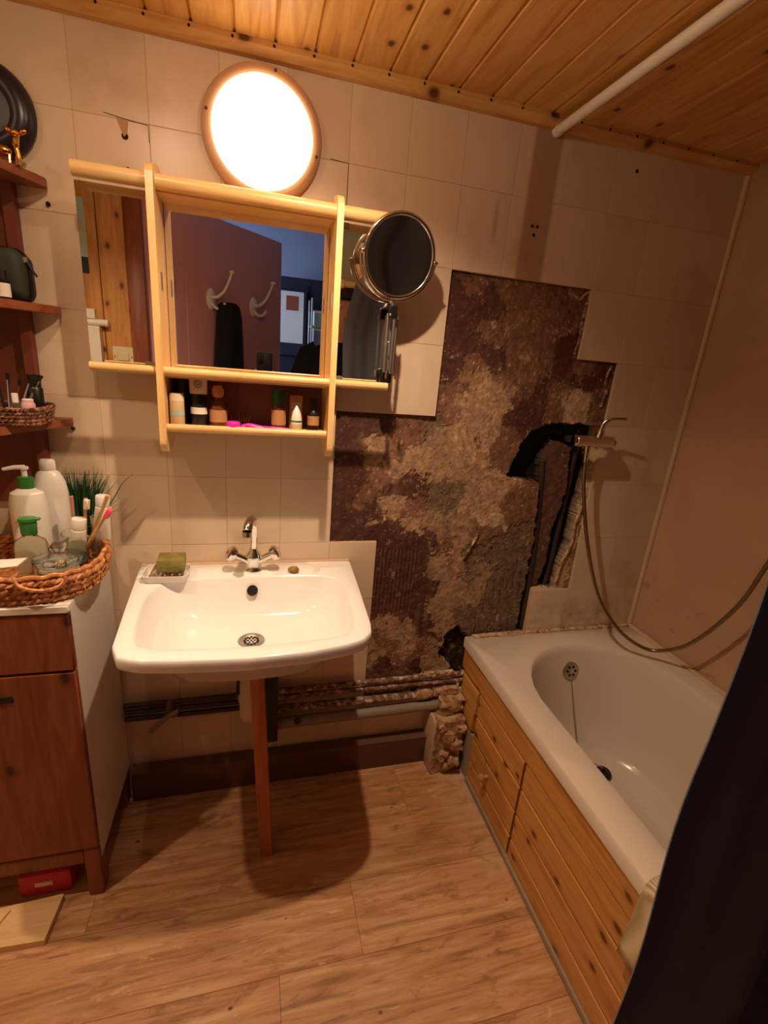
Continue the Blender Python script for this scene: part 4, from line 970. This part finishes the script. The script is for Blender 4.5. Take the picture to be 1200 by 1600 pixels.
cupb = vessel('beaker', 'tan translucent beaker behind the tumbler, at the tray corner', 'cup', -.600, -.090, [('beaker_wall', 'caulk', [(.014, 0), (.015, .002), (.020, .115), (.0185, .115), (.013, .006), (0, .006)])])
# grass plant
PG = thing('grass_plant', 'artificial tuft of dark green grass behind the tray', 'plant', (-.662, -.030, .862))
B().lathe((-.662, -.030, .862), [(.020, 0), (.022, .003), (.024, .06), (.021, .06), (.020, .052), (0, .052)], 20).o('pot', 'white_plastic', PG)
gb = B(); rnd = random.Random(3)
for k in range(420):
    a = rnd.uniform(0, 2 * PI); r0 = rnd.uniform(0, .030); lean = rnd.uniform(.005, .055); h = rnd.uniform(.11, .19)
    bx, by = -.662 + 1.4 * r0 * math.cos(a), -.034 + .45 * r0 * math.sin(a)
    dx, dy = 1.25 * lean * math.cos(a), .5 * lean * math.sin(a)
    wv_ = rnd.uniform(.0022, .0042); pa = rnd.uniform(0, PI); sx_, sy_ = wv_ * math.cos(pa), wv_ * math.sin(pa)
    prev = None
    for s_ in (0, .35, .7, 1.0):
        cx_ = bx + dx * s_ * s_; cy_ = min(by + dy * s_ * s_, -.006); cz = .912 + h * s_ - .02 * s_ * s_ * (lean / .055)
        kk = 1 - .9 * s_
        pr_ = [gb.m.verts.new((cx_ - sx_ * kk, cy_ - sy_ * kk, cz)), gb.m.verts.new((cx_ + sx_ * kk, cy_ + sy_ * kk, cz))]
        if prev: gb.m.faces.new((prev[0], prev[1], pr_[1], pr_[0]))
        prev = pr_
go = gb.o('grass_blades', 'grass_blade', PG, 0); go['kind'] = 'stuff'
B().tube(catmull([(-.63, -.045, .93), (-.575, -.05, 1.02), (-.548, -.055, 1.065), (-.522, -.058, 1.088)], 6), [.002 - .0016 * k / 18 for k in range(19)], 5).o('stray_blade', 'grass_blade', PG)

# ================================================================== CORNER SHELVES
SHF = thing('corner_shelf', 'reddish wooden wall shelf unit with three rounded boards', 'shelf', (-.8, -.1, 1.2))
edge = [(-.662, -.003), (-.658, -.022), (-.668, -.050), (-.690, -.090), (-.712, -.140), (-.735, -.190), (-.770, -.230), (-.83, -.245), (XL + .005, -.245), (XL + .005, -.003)]
for z in (1.712, 1.456, 1.200): B().prism(edge, z, z + .017).bevel(.005, 2, 50).o('shelf_board', 'shelf_wood', SHF)
B().box(-.742, -.722, -.030, -.003, 1.0, 1.80).o('upright', 'red_wood', SHF)
B().box(-.722 - .22, -.722 - .20, -.030, -.003, 1.0, 1.80).o('upright', 'red_wood', SHF)
B().box(XL + .005, -.742, -.012, -.003, 1.0, 1.73).o('back_panel', 'red_wood', SHF)
for z in (1.19, 1.684): B().sph((-.664, -.004, z), .005, seg=8).o('screw', 'hole_dark', SHF)
# clock behind the top shelf
CK = thing('wall_clock', 'round wall clock with wide dark rim at the left edge', 'clock', (-.752, -.012, 1.845))
cc = Vector((-.757, -.003, 1.838)); cr = Euler((PI / 2, 0, 0)).to_matrix().to_4x4()
B().lathe(cc, [(.088, 0), (.092, .006), (.090, .018), (.078, .030), (.062, .034), (.052, .030), (.050, .024)], 48, cr).o('rim', 'clock_rim', CK)
B().lathe(cc, [(.052, .010), (.052, .022), (0, .022)], 40, cr).o('dial', 'clock_face', CK)
for k in range(12):
    a = k * PI / 6; p = cc + Vector((.043 * math.sin(a), -.0228, .043 * math.cos(a)))
    B().box(-.0012, .0012, -.0006, .0006, -.005, .005, Matrix.Translation(p) @ Matrix.Rotation(a, 4, 'Y')).o('hour_mark', 'black_plastic', CK)
for L, a in ((.026, 1.2), (.038, -.7)): B().box(-.0013, .0013, -.0006, .0006, 0, L, Matrix.Translation(cc + Vector((0, -.0246, 0))) @ Matrix.Rotation(a, 4, 'Y')).o('hand', 'black_plastic', CK)
# gold figurine
DF = thing('gold_figurine', 'small golden animal figurine on the top shelf board', 'figurine', (-.69, -.095, 1.729))
gx, gy, gz = -.700, -.085, 1.729
B().tube(catmull([(gx + .018, gy, gz), (gx + .019, gy, gz + .018), (gx + .017, gy, gz + .034), (gx + .019, gy, gz + .048)], 5), [.0052] * 5 + [.0048] * 5 + [.0062] * 6, 10).o('neck', 'gold', DF)
B().sph((gx - .012, gy, gz + .022), .014, (1.5, .8, .8), 16).o('body', 'gold', DF)
for q in (-.028, -.018, .004): B().cyl((gx + q, gy - .003, gz), (gx + q, gy, gz + .018), .0035, seg=8).o('leg', 'gold', DF)
B().sph((gx + .019, gy - .004, gz + .053), .0085, (1, 1.25, .9), 14).o('head', 'gold', DF)
for s_ in (-1, 1): B().sph((gx + .019 + s_ * .0125, gy, gz + .059), .006, (1.4, .6, .8), 12, Matrix.Rotation(-s_ * .6, 4, 'Y')).o('ear', 'gold', DF)
# second board: pouch and two small bottles
ZP = 1.473
PO = thing('toiletry_pouch', 'dark olive zipped toiletry pouch on the middle shelf board', 'pouch', (-.74, -.08, ZP))
pb = B().box(-.82, -.692, -.110, -.030, ZP, ZP + .100).bevel(.022, 4)
for v_ in pb.m.verts:
    v_.co.z = max(ZP + .001, v_.co.z + .006 * noise.noise(v_.co * 30)); v_.co.y += .006 * noise.noise(v_.co * 25)
pb.o('pouch_body', 'olive_pouch', PO, 70)
B().tube(catmull([(-.80, -.07, ZP + .102), (-.72, -.075, ZP + .103), (-.692, -.08, ZP + .09), (-.686, -.085, ZP + .05), (-.688, -.085, ZP + .01)], 5), .003, 6).o('zip', 'black_plastic', PO)
B().tube([(-.690, -.088, ZP + .082), (-.682, -.090, ZP + .068), (-.672, -.090, ZP + .052)], .0022, 6).o('zip_pull', 'black_plastic', PO)
B().box(-.694, -.688, -.092, -.084, ZP + .078, ZP + .088).o('zip_slider', 'steel_dull', PO)
for x, y_, h, lb in ((-.722, -.128, .055, 'black capped bottle with white label right in front of the pouch'), (-.752, -.135, .065, 'black capped bottle with white label at the left frame edge')):
    vessel('nail_polish', lb, 'bottle', x, y_, [('body', 'black_plastic', [(.0105, 0), (.0115, .002), (.0115, .034), (.008, .037)]), ('label', 'white_label', [(.0118, .004), (.0121, .004), (.0121, .030), (.0118, .030)]), ('cap', 'black_rubber', [(.008, .037), (.008, h), (0, h + .001)])], ZP)
# third board: dark basket with bottles and brushes
ZQ = 1.217
DB = thing('dark_basket', 'small dark wicker basket on the lowest shelf board', 'basket', (-.76, -.12, ZQ))
B().prism(oval_path(.085, .062, -.765, -.118, 40, 4), ZQ, ZQ + .004).o('basket_base', 'wicker_dark', DB)
for lvl in range(5):
    for strand in range(2):
        pts = []
        for k, (px, py) in enumerate(oval_path(.087 + .0015 * lvl, .064 + .0015 * lvl, -.765, -.118, 120, 4)):
            ph = PI * k / 2 + strand * PI + lvl * 1.3; d = Vector((px + .765, py + .118)).normalized() * (.0016 * math.cos(ph))
            pts.append((px + d.x, py + d.y, ZQ + .006 + lvl * .0078 + .0026 * math.sin(ph)))
        B().tube(pts, .0028, 5, True).o('woven_strand', 'wicker_dark', DB, 60)
ZR = ZQ + .005
vessel('black_bottle', 'black square-shouldered bottle standing in the dark basket', 'bottle', -.700, -.100, [('body', 'black_plastic', [(.014, 0), (.015, .002), (.015, .070), (.012, .074)]), ('cap', 'black_rubber', [(.012, .074), (.0125, .075), (.0125, .100), (0, .101)])], ZR)
vessel('cream_pot', 'small lilac pot with pale lid in the dark basket', 'pot', -.703, -.137, [('body', 'mauve_paint', [(.012, 0), (.013, .002), (.013, .040), (.010, .044)]), ('cap', 'white_label', [(.010, .044), (.0105, .045), (.0105, .050), (0, .051)])], ZR)
vessel('sample_bottle', 'small white capped bottle in the dark basket', 'bottle', -.722, -.148, [('body', 'clear_plastic', [(.007, 0), (.008, .002), (.008, .040), (.005, .043)]), ('cap', 'white_plastic', [(.006, .043), (.006, .062), (0, .063)])], ZR)
for k in range(6):
    x0 = -.755 + .006 * k; b0 = Vector((x0, -.13, ZR + .004)); b1 = Vector((x0 + .012 * (k - 2), -.125 + .004 * k, ZR + .075 + .006 * (k % 3)))
    q = thing('makeup_brush', ['slim makeup brush, leftmost in the dark basket', 'second makeup brush from the left in the dark basket', 'third makeup brush from the left in the dark basket', 'fourth makeup brush from the left in the dark basket', 'fifth makeup brush from the left in the dark basket', 'rightmost makeup brush in the dark basket'][k], 'brush', tuple(b0), 'makeup brushes in the dark basket')
    B().cyl(b0, b1, .0028, .0022, 8).o('handle', ['steel_dull', 'black_plastic', 'chrome', 'amber', 'steel_dull', 'chrome'][k], q)
    d = (b1 - b0).normalized(); B().cyl(b1, b1 + d * .014, .003, .0045, 8).o('bristles', 'black_cloth', q)

# ================================================================== TOWEL, MITT AT THE RIGHT
RA = thing('towel_rail', 'wooden towel rail across the foot of the bath', 'rail', (.7, -1.145, 1.735))
B().cyl((.165, -1.145, 1.735), (XR, -1.145, 1.735), .014, seg=16).o('bar', 'beech_x', RA)
B().sph((.160, -1.145, 1.735), .02, seg=14).o('end_knob', 'beech_x', RA)
def towel_mesh():
    b = B(); nu, nv = 60, 44; th = .0016
    grid = []
    for i in range(nu + 1):
        u = i / nu; col = []
        for j in range(nv + 1):
            v_ = j / nv; z = 1.752 - v_ * 1.50
            flare = .55 + .45 * min(1, v_ * 1.6)
            x = .170 + .018 * min(1, max(0, (v_ - .28) / .15)) + (.045 * (1 - min(1, v_ * 6.0)) ** 2) + u * (1.0 - .15 * (1 - v_)) * 1.0
            fold = .030 * math.sin(u * 34 + 1.5 * v_ + .4 * math.sin(v_ * 5)) + .014 * math.sin(u * 71 + 2 * v_)
            x += (.007 * math.sin(v_ * 9.0) + .006 * math.sin(v_ * 21 + 1)) * (1 - u)
            y = -1.106 + fold * flare * min(1, u * 12 + .12)
            col.append((min(x, XR - .01), y, z))
        grid.append(col)
    F_ = [[b.m.verts.new(p) for p in c_] for c_ in grid]; K_ = [[b.m.verts.new((p[0], p[1] - th, p[2])) for p in c_] for c_ in grid]
    for i in range(nu):
        for j in range(nv):
            b.m.faces.new((F_[i][j], F_[i + 1][j], F_[i + 1][j + 1], F_[i][j + 1])); b.m.faces.new((K_[i][j], K_[i][j + 1], K_[i + 1][j + 1], K_[i + 1][j]))
    for j in range(nv):
        b.m.faces.new((F_[0][j], F_[0][j + 1], K_[0][j + 1], K_[0][j])); b.m.faces.new((F_[nu][j], K_[nu][j], K_[nu][j + 1], F_[nu][j + 1]))
    for i in range(nu):
        b.m.faces.new((F_[i][0], K_[i][0], K_[i + 1][0], F_[i + 1][0])); b.m.faces.new((F_[i][nv], F_[i + 1][nv], K_[i + 1][nv], K_[i][nv]))
    return b
tw = towel_mesh().o('hanging_towel', 'dark_cloth', None, 80); tag(tw, 'long dark charcoal cloth hanging at the right edge in front of the bath', 'towel')
def pad(hx, hy, hz, n=20):
    b = B().box(-hx, hx, -hy, hy, -hz, hz); bmesh.ops.subdivide_edges(b.m, edges=b.m.edges[:], cuts=6, use_grid_fill=True); return b
mt = B()
for i in range(1): pass
gm_ = []
for i in range(25):
    t_ = i / 24; row_ = []
    for j in range(15):
        s_ = j / 14
        # cloth folded over the bath rim: hangs outside, over the lip and a bit inside
        path = catmull([(.497, 0, .31), (.499, 0, .42), (.500, 0, .495), (.515, 0, .520), (.56, 0, .524), (.605, 0, .50), (.622, 0, .42)], 4)
        p = path[i]
        row_.append((p.x - .006 * math.sin(s_ * PI), -.866 - s_ * .19 - .010 * math.sin(t_ * PI), p.z + .003 * math.sin(s_ * 9)))
    gm_.append(row_)
VV = [[mt.m.verts.new(p) for p in r_] for r_ in gm_]
for i in range(24):
    for j in range(14): mt.m.faces.new((VV[i][j], VV[i + 1][j], VV[i + 1][j + 1], VV[i][j + 1]))
mo = mt.o('knit_cloth', 'knit', None, 80); sm = mo.modifiers.new('thick', 'SOLIDIFY'); sm.thickness = .006; sm.offset = 1
tag(mo, 'beige ribbed cloth folded over the bath rim beside the dark towel', 'cloth')

# ================================================================== BEHIND THE CAMERA (seen in the mirror)
DA, DBv = Vector((-.598, -1.39)), Vector((-.067, -1.982))
dd = (DBv - DA).normalized(); dn = Vector((-dd.y, dd.x)); ang = math.atan2(dd.y, dd.x)
DL = (DBv - DA).length
DM = Matrix.Translation((DA.x, DA.y, 0)) @ Matrix.Rotation(ang, 4, 'Z')      # local x along the leaf, +y towards the bathroom
def dob(b, name, m_, par, sm=40):
    for v_ in b.m.verts: v_.co = DM @ v_.co
    return b.o(name, m_, par, sm)
dr_ = struct(dob(B().box(0, DL, -.036, 0, .01, 2.037).bevel(.003, 1), 'door_1', 'mauve_paint', None), 'mauve painted door standing open')
dob(B().box(.07, DL - .07, 0, .004, 1.05, 1.95).bevel(.002, 1), 'door_panel', 'mauve_paint', dr_)
for z in (.25, 1.0, 1.7): dob(B().cyl((-.004, .004, z - .04), (-.004, .004, z + .04), .006, seg=10), 'hinge', 'steel_dull', dr_)
HK = 1.27
def coat_hook(xl, z, label):
    q = thing('coat_hook', label, 'hook', tuple(DM @ Vector((xl, 0, z))), 'white hooks on the mauve door')
    def P_(x, y_, zz): return DM @ Vector((xl + x * HK, y_ * HK, z + zz * HK))
    b = B(); b.lathe((xl, .005, z), [(.030, 0), (.030, .005), (.023, .011), (0, .012)], 20, Euler((-PI / 2, 0, 0)).to_matrix().to_4x4(), 1.0, 1.7)
    dob(b, 'back_plate', 'white_paint', q)
    B().tube(catmull([P_(0, .010, .005), P_(.01, .035, .010), P_(.022, .055, .030), P_(.030, .070, .060), P_(.034, .088, .100)], 6), [.009 - .0028 * k / 24 for k in range(25)], 10).o('upper_hook', 'white_paint', q)
    B().sph(P_(.034, .090, .104), .0125, (1.2, 1.2, .7), 14).o('hook_tip', 'white_paint', q)
    B().tube(catmull([P_(0, .010, -.018), P_(.008, .030, -.035), P_(.018, .050, -.030), P_(.024, .060, -.012)], 6), .0076, 10).o('lower_hook', 'white_paint', q)
    return q
coat_hook(.222, 1.650, 'white double coat hook on the mauve door, carrying the black garment')
coat_hook(.540, 1.650, 'empty white double coat hook on the mauve door')
gb_ = B()
prof = [(.038, 1.640), (.066, 1.625), (.079, 1.574), (.089, 1.472), (.099, 1.345), (.107, 1.168), (.112, .89)]
rings_ = []
for wd, z in prof:
    rr_ = []
    for k in range(28):
        a = 2 * PI * k / 28; rr_.append(tuple(DM @ Vector((.298 + wd * math.cos(a) * (1 + .05 * math.sin(5 * a + z * 20)), .057 + .040 * math.sin(a) * (1 + .2 * math.sin(4 * a)), z))))
    rings_.append(rr_)
gmt = gb_.rings(rings_[::-1], True, True).o('black_garment', 'black_cloth', None, 80); tag(gmt, 'black garment hanging from the white hook on the mauve door', 'garment')
# switch, heater shelf and poster on the pine partition
YP = -1.348      # face of the pine cladding
SW = thing('light_switch', 'square ivory light switch on the pine cladding', 'switch', (-.81, YP, 1.335))
B().box(-.857, -.768, YP, YP + .012, 1.291, 1.380).bevel(.003, 1).o('plate', 'switch_ivory', SW); B().box(-.836, -.789, YP + .012, YP + .017, 1.318, 1.353).bevel(.002, 1).o('rocker', 'switch_ivory', SW)
for xq in (-.848, -.777): B().cyl((xq, YP + .012, 1.335), (xq, YP + .014, 1.335), .003, seg=8).o('screw', 'pipe_dark', SW)
HT = thing('white_column', 'white painted column with a round ledge against the pine cladding', 'column', (-.95, YP, 0))
B().box(-1.03, -.895, YP, YP + .045, 0, 1.46).bevel(.004, 1).o('shaft', 'white_paint', HT); B().tube([(-1.03, YP + .025, 1.475), (-.860, YP + .025, 1.475)], .015, 12).o('ledge', 'white_paint', HT); B().box(-1.03, -.910, YP, YP + .037, 1.490, 1.53).o('block', 'white_paint', HT)
PS = thing('blue_poster', 'narrow blue and grey poster on the pine cladding', 'poster', (-.96, YP, 1.80))
B().box(-1.03, -.924, YP, YP + .002, 1.675, 1.968).o('sheet', 'pale_blue_print', PS); B().box(-1.03, -.924, YP + .002, YP + .0026, 1.675, 1.74).o('dark_band', 'navy_print', PS); B().box(-1.02, -.937, YP + .002, YP + .0027, 1.78, 1.88).o('grey_patch', 'steel_dull', PS)
# hallway: board with photo sheet, shelf with boxes
NBd = thing('notice_sheet', 'white sheet with a small reddish picture in the dim hallway', 'sheet', (.04, -2.62, 1.66))
B().box(-.06, .15, -2.64, -2.62, 1.40, 1.86).o('board', 'hall_dark', NBd); B().box(-.055, .128, -2.62, -2.618, 1.49, 1.85).o('sheet', 'white_label', NBd); B().box(.0, .09, -2.618, -2.617, 1.72, 1.82).bevel(.0002, 1).o('picture', 'poster_red', NBd)
CU = thing('hall_cupboard', 'dark cupboard in the dim hallway behind the notice sheet', 'cupboard', (.05, -2.75, 0)); B().box(-.12, .50, -2.90, -2.64, 0, 1.95).bevel(.004, 1).o('body', 'hall_dark', CU); B().box(.15, .17, -2.64, -2.635, .1, 1.9).o('door_gap', 'hole_dark', CU)
for k, (z0, z1, m_, lb) in enumerate([(1.62, 1.72, 'pale_blue_print', 'pale blue storage box, topmost beside the notice sheet'), (1.44, 1.60, 'hall_wall', 'blue grey storage box, middle one beside the notice sheet'), (1.24, 1.42, 'white_label', 'white storage box, lowest beside the notice sheet')]):
    q = thing('storage_box', lb, 'box', (.27, -2.5, z0)); B().box(.185, .36, -2.60, -2.42, z0, z1 - .012).bevel(.004, 1).o('box_body', m_, q); B().box(.182, .363, -2.603, -2.417, z1 - .014, z1).bevel(.003, 1).o('box_lid', 'white_paint', q)
HR = thing('hall_rack', 'narrow metal rack carrying the storage boxes in the hallway', 'rack', (.27, -2.5, 0))
for z in (1.23, 1.43, 1.61): B().box(.17, .375, -2.61, -2.41, z, z + .009).o('rack_shelf', 'steel_dull', HR)
for x in (.17, .375):
    for y_ in (-2.61, -2.41): B().cyl((x, y_, 0), (x, y_, 1.8), .007, seg=8).o('rack_post', 'steel_dull', HR)

# ---- the photographer, only a sliver of whom shows in the mirror
PH = thing('phone', 'black phone held up in the photographer\'s hand', 'phone', (-.175, -1.40, 1.32))
B().box(-.214, -.136, -1.408, -1.400, 1.245, 1.405).bevel(.006, 3).o('phone_body', 'black_plastic', PH)
B().box(-.207, -.180, -1.400, -1.398, 1.350, 1.398).bevel(.003, 2).o('camera_island', 'black_rubber', PH)
for z in (1.386, 1.370, 1.356): B().cyl((-.193, -1.398, z), (-.193, -1.3965, z), .0055, seg=14).o('lens', 'glass', PH)
PX, PY = .245, -1.525
JN = {'pelvis': ((PX, PY, .95), .115), 'belly': ((PX, PY + .005, 1.08), .108), 'chest': ((PX, PY + .005, 1.26), .128), 'upper': ((PX, PY, 1.40), .105), 'neck': ((PX - .002, PY + .01, 1.50), .052), 'jaw': ((PX - .004, PY + .03, 1.575), .062), 'head': ((PX - .006, PY + .022, 1.655), .088), 'crown': ((PX - .006, PY + .012, 1.715), .070),
      'lsh': ((PX - .165, PY, 1.405), .058), 'lel': ((PX - .275, PY - .035, 1.150), .043), 'lwr': ((PX - .385, PY + .085, 1.225), .029), 'lpa': ((PX - .405, PY + .108, 1.262), .032),
      'rsh': ((PX + .165, PY, 1.405), .058), 'rel': ((PX + .205, PY - .03, 1.13), .043), 'rwr': ((PX + .20, PY + .05, .90), .029), 'rpa': ((PX + .198, PY + .07, .84), .032),
      'lhi': ((PX - .095, PY, .90), .092), 'lkn': ((PX - .10, PY + .01, .50), .058), 'lan': ((PX - .10, PY - .02, .09), .038), 'lto': ((PX - .11, PY + .13, .032), .030),
      'rhi': ((PX + .095, PY, .90), .092), 'rkn': ((PX + .10, PY + .01, .50), .058), 'ran': ((PX + .10, PY - .02, .09), .038), 'rto': ((PX + .11, PY + .13, .032), .030)}
ED = ['pelvis belly', 'belly chest', 'chest upper', 'upper neck', 'neck jaw', 'jaw head', 'head crown', 'upper lsh', 'lsh lel', 'lel lwr', 'lwr lpa', 'upper rsh', 'rsh rel', 'rel rwr', 'rwr rpa', 'pelvis lhi', 'lhi lkn', 'lkn lan', 'lan lto', 'pelvis rhi', 'rhi rkn', 'rkn ran', 'ran rto']
def finger(side, n, root, pts, r):
    prev = root
    for k, p in enumerate(pts):
        nm = side + n + str(k); JN[nm] = (p, r * (1 - .12 * k)); ED.append(prev + ' ' + nm); prev = nm
for k, z in enumerate((1.300, 1.282, 1.264, 1.246)):       # four fingers behind the phone, curled to its far edge
    finger('l', 'f%d' % k, 'lpa', [(-.172, -1.418, z + .004), (-.148, -1.419, z + .010), (-.131, -1.412, z + .012), (-.129, -1.400, z + .012)], .0095 - .0004 * k)
finger('l', 'th', 'lpa', [(-.190, -1.420, 1.285), (-.218, -1.414, 1.305), (-.220, -1.402, 1.322)], .0105)
for k in range(4): finger('r', 'f%d' % k, 'rpa', [(PX + .198 + .006 * k, PY + .052 + .014 * k, .80), (PX + .192 + .004 * k, PY + .052 + .013 * k, .772), (PX + .182 + .004 * k, PY + .054 + .012 * k, .752)], .0092)
finger('r', 'th', 'rpa', [(PX + .185, PY + .105, .825), (PX + .178, PY + .115, .795)], .0105)
names = list(JN); idx = {n_: k for k, n_ in enumerate(names)}
me = bpy.data.meshes.new('person'); me.from_pydata([JN[n_][0] for n_ in names], [tuple(idx[q] for q in e_.split()) for e_ in ED], [])
pers = bpy.data.objects.new('person', me); C.objects.link(pers); me.materials.append(MATS['skin'])
sk_ = pers.modifiers.new('skin', 'SKIN'); sk_.use_smooth_shade = True
for k, n_ in enumerate(names):
    sv_ = me.skin_vertices[0].data[k]; sv_.radius = (JN[n_][1], JN[n_][1] * (.78 if n_ in ('pelvis', 'belly', 'chest', 'upper') else 1)); sv_.use_root = n_ == 'pelvis'
sb_ = pers.modifiers.new('smooth', 'SUBSURF'); sb_.levels = 1; sb_.render_levels = 2
tag(pers, 'person in a black printed t-shirt holding up the phone', 'person')
def loft(name, secs, m_):
    rs_ = [[(cx_ + rx * math.cos(2 * PI * k / 28), cy_ + ry * math.sin(2 * PI * k / 28), z + dz * math.cos(2 * PI * k / 28)) for k in range(28)] for cx_, cy_, z, rx, ry, dz in secs]
    o_ = B().rings(rs_, False, False).o(name, m_, None, 80); o_.parent = pers
    so_ = o_.modifiers.new('thick', 'SOLIDIFY'); so_.thickness = .003; return o_
loft('t_shirt', [(PX, PY + .003, .86, .172, .132, 0), (PX, PY + .003, 1.0, .165, .130, 0), (PX, PY + .004, 1.15, .168, .134, 0), (PX, PY + .004, 1.28, .185, .138, 0), (PX, PY, 1.38, .205, .125, 0), (PX, PY, 1.445, .190, .100, 0), (PX, PY, 1.475, .120, .080, 0), (PX, PY + .005, 1.49, .075, .070, 0)], 'black_cloth')
for s_, a_, b_ in ((-1, 'lsh', 'lel'), (1, 'rsh', 'rel')):
    p0 = Vector(JN[a_][0]); p1 = Vector(JN[b_][0]); o_ = B().tube([p0 + Vector((-s_ * .03, 0, .01)), p0, p0 + (p1 - p0) * .35, p0 + (p1 - p0) * .6], [.078, .078, .070, .066], 18).o('sleeve', 'black_cloth', None, 70); o_.parent = pers
for s_ in ('l', 'r'):
    hp_, kp_, ap_ = (Vector(JN[s_ + q][0]) for q in ('hi', 'kn', 'an'))
    o_ = B().tube([hp_ + Vector((0, 0, .08)), hp_, (hp_ + kp_) / 2, kp_, (kp_ + ap_) / 2, ap_], [.110, .112, .096, .078, .070, .062], 18).o('trouser_leg', 'denim', None, 70); o_.parent = pers
    tp_ = Vector(JN[s_ + 'to'][0]); o_ = B().tube([ap_ + Vector((0, -.04, -.05)), ap_ + Vector((0, .02, -.048)), tp_ + Vector((0, 0, .006)), tp_ + Vector((0, .04, .0))], [.040, .046, .040, .026], 14, flat=.8).o('shoe', 'black_rubber', None, 70); o_.parent = pers
hx_, hy_, hz_ = PX - .006, PY + .018, 1.668
hair = B().sph((hx_, hy_ - .008, hz_ + .012), .098, (.92, 1.05, 1.08), 24)
bmesh.ops.delete(hair.m, geom=[v_ for v_ in hair.m.verts if v_.co.z < hz_ + .02 and v_.co.y > hy_ + .035 or v_.co.z < hz_ - .07], context='VERTS')
o_ = hair.o('hair', 'hair_brown', None, 80); o_.parent = pers
for s_ in (-1, 1):
    o_ = B().sph((hx_ + s_ * .031, hy_ + .083, hz_ - .004), .0105, (1.2, .6, .7), 12).o('eye', 'white_plastic', None); o_.parent = pers
    q_ = B().sph((hx_ + s_ * .031, hy_ + .0885, hz_ - .004), .0045, (1, .5, 1), 10).o('iris', 'hair_brown', None); q_.parent = o_
    o_ = B().sph((hx_ + s_ * .086, hy_ + .0, hz_ - .018), .026, (.35, .6, 1.0), 12).o('ear', 'skin', None); o_.parent = pers
o_ = B().sph((hx_, hy_ + .098, hz_ - .028), .013, (.8, 1.1, 1.5), 12).o('nose', 'skin', None); o_.parent = pers
o_ = B().sph((hx_, hy_ + .082, hz_ - .062), .020, (1.1, .4, .28), 12).o('mouth', 'pinkish_wood', None); o_.parent = pers
for (bx, bz, w_, h_) in [(-.125, 1.345, .012, .035), (-.108, 1.362, .018, .010), (-.098, 1.345, .010, .030), (-.075, 1.345, .010, .034), (-.060, 1.345, .016, .009)]:
    o_ = B().box(PX + bx, PX + bx + w_, PY + .098, PY + .122, bz, bz + h_).o('shirt_print', 'white_label', None, 0); o_.parent = pers
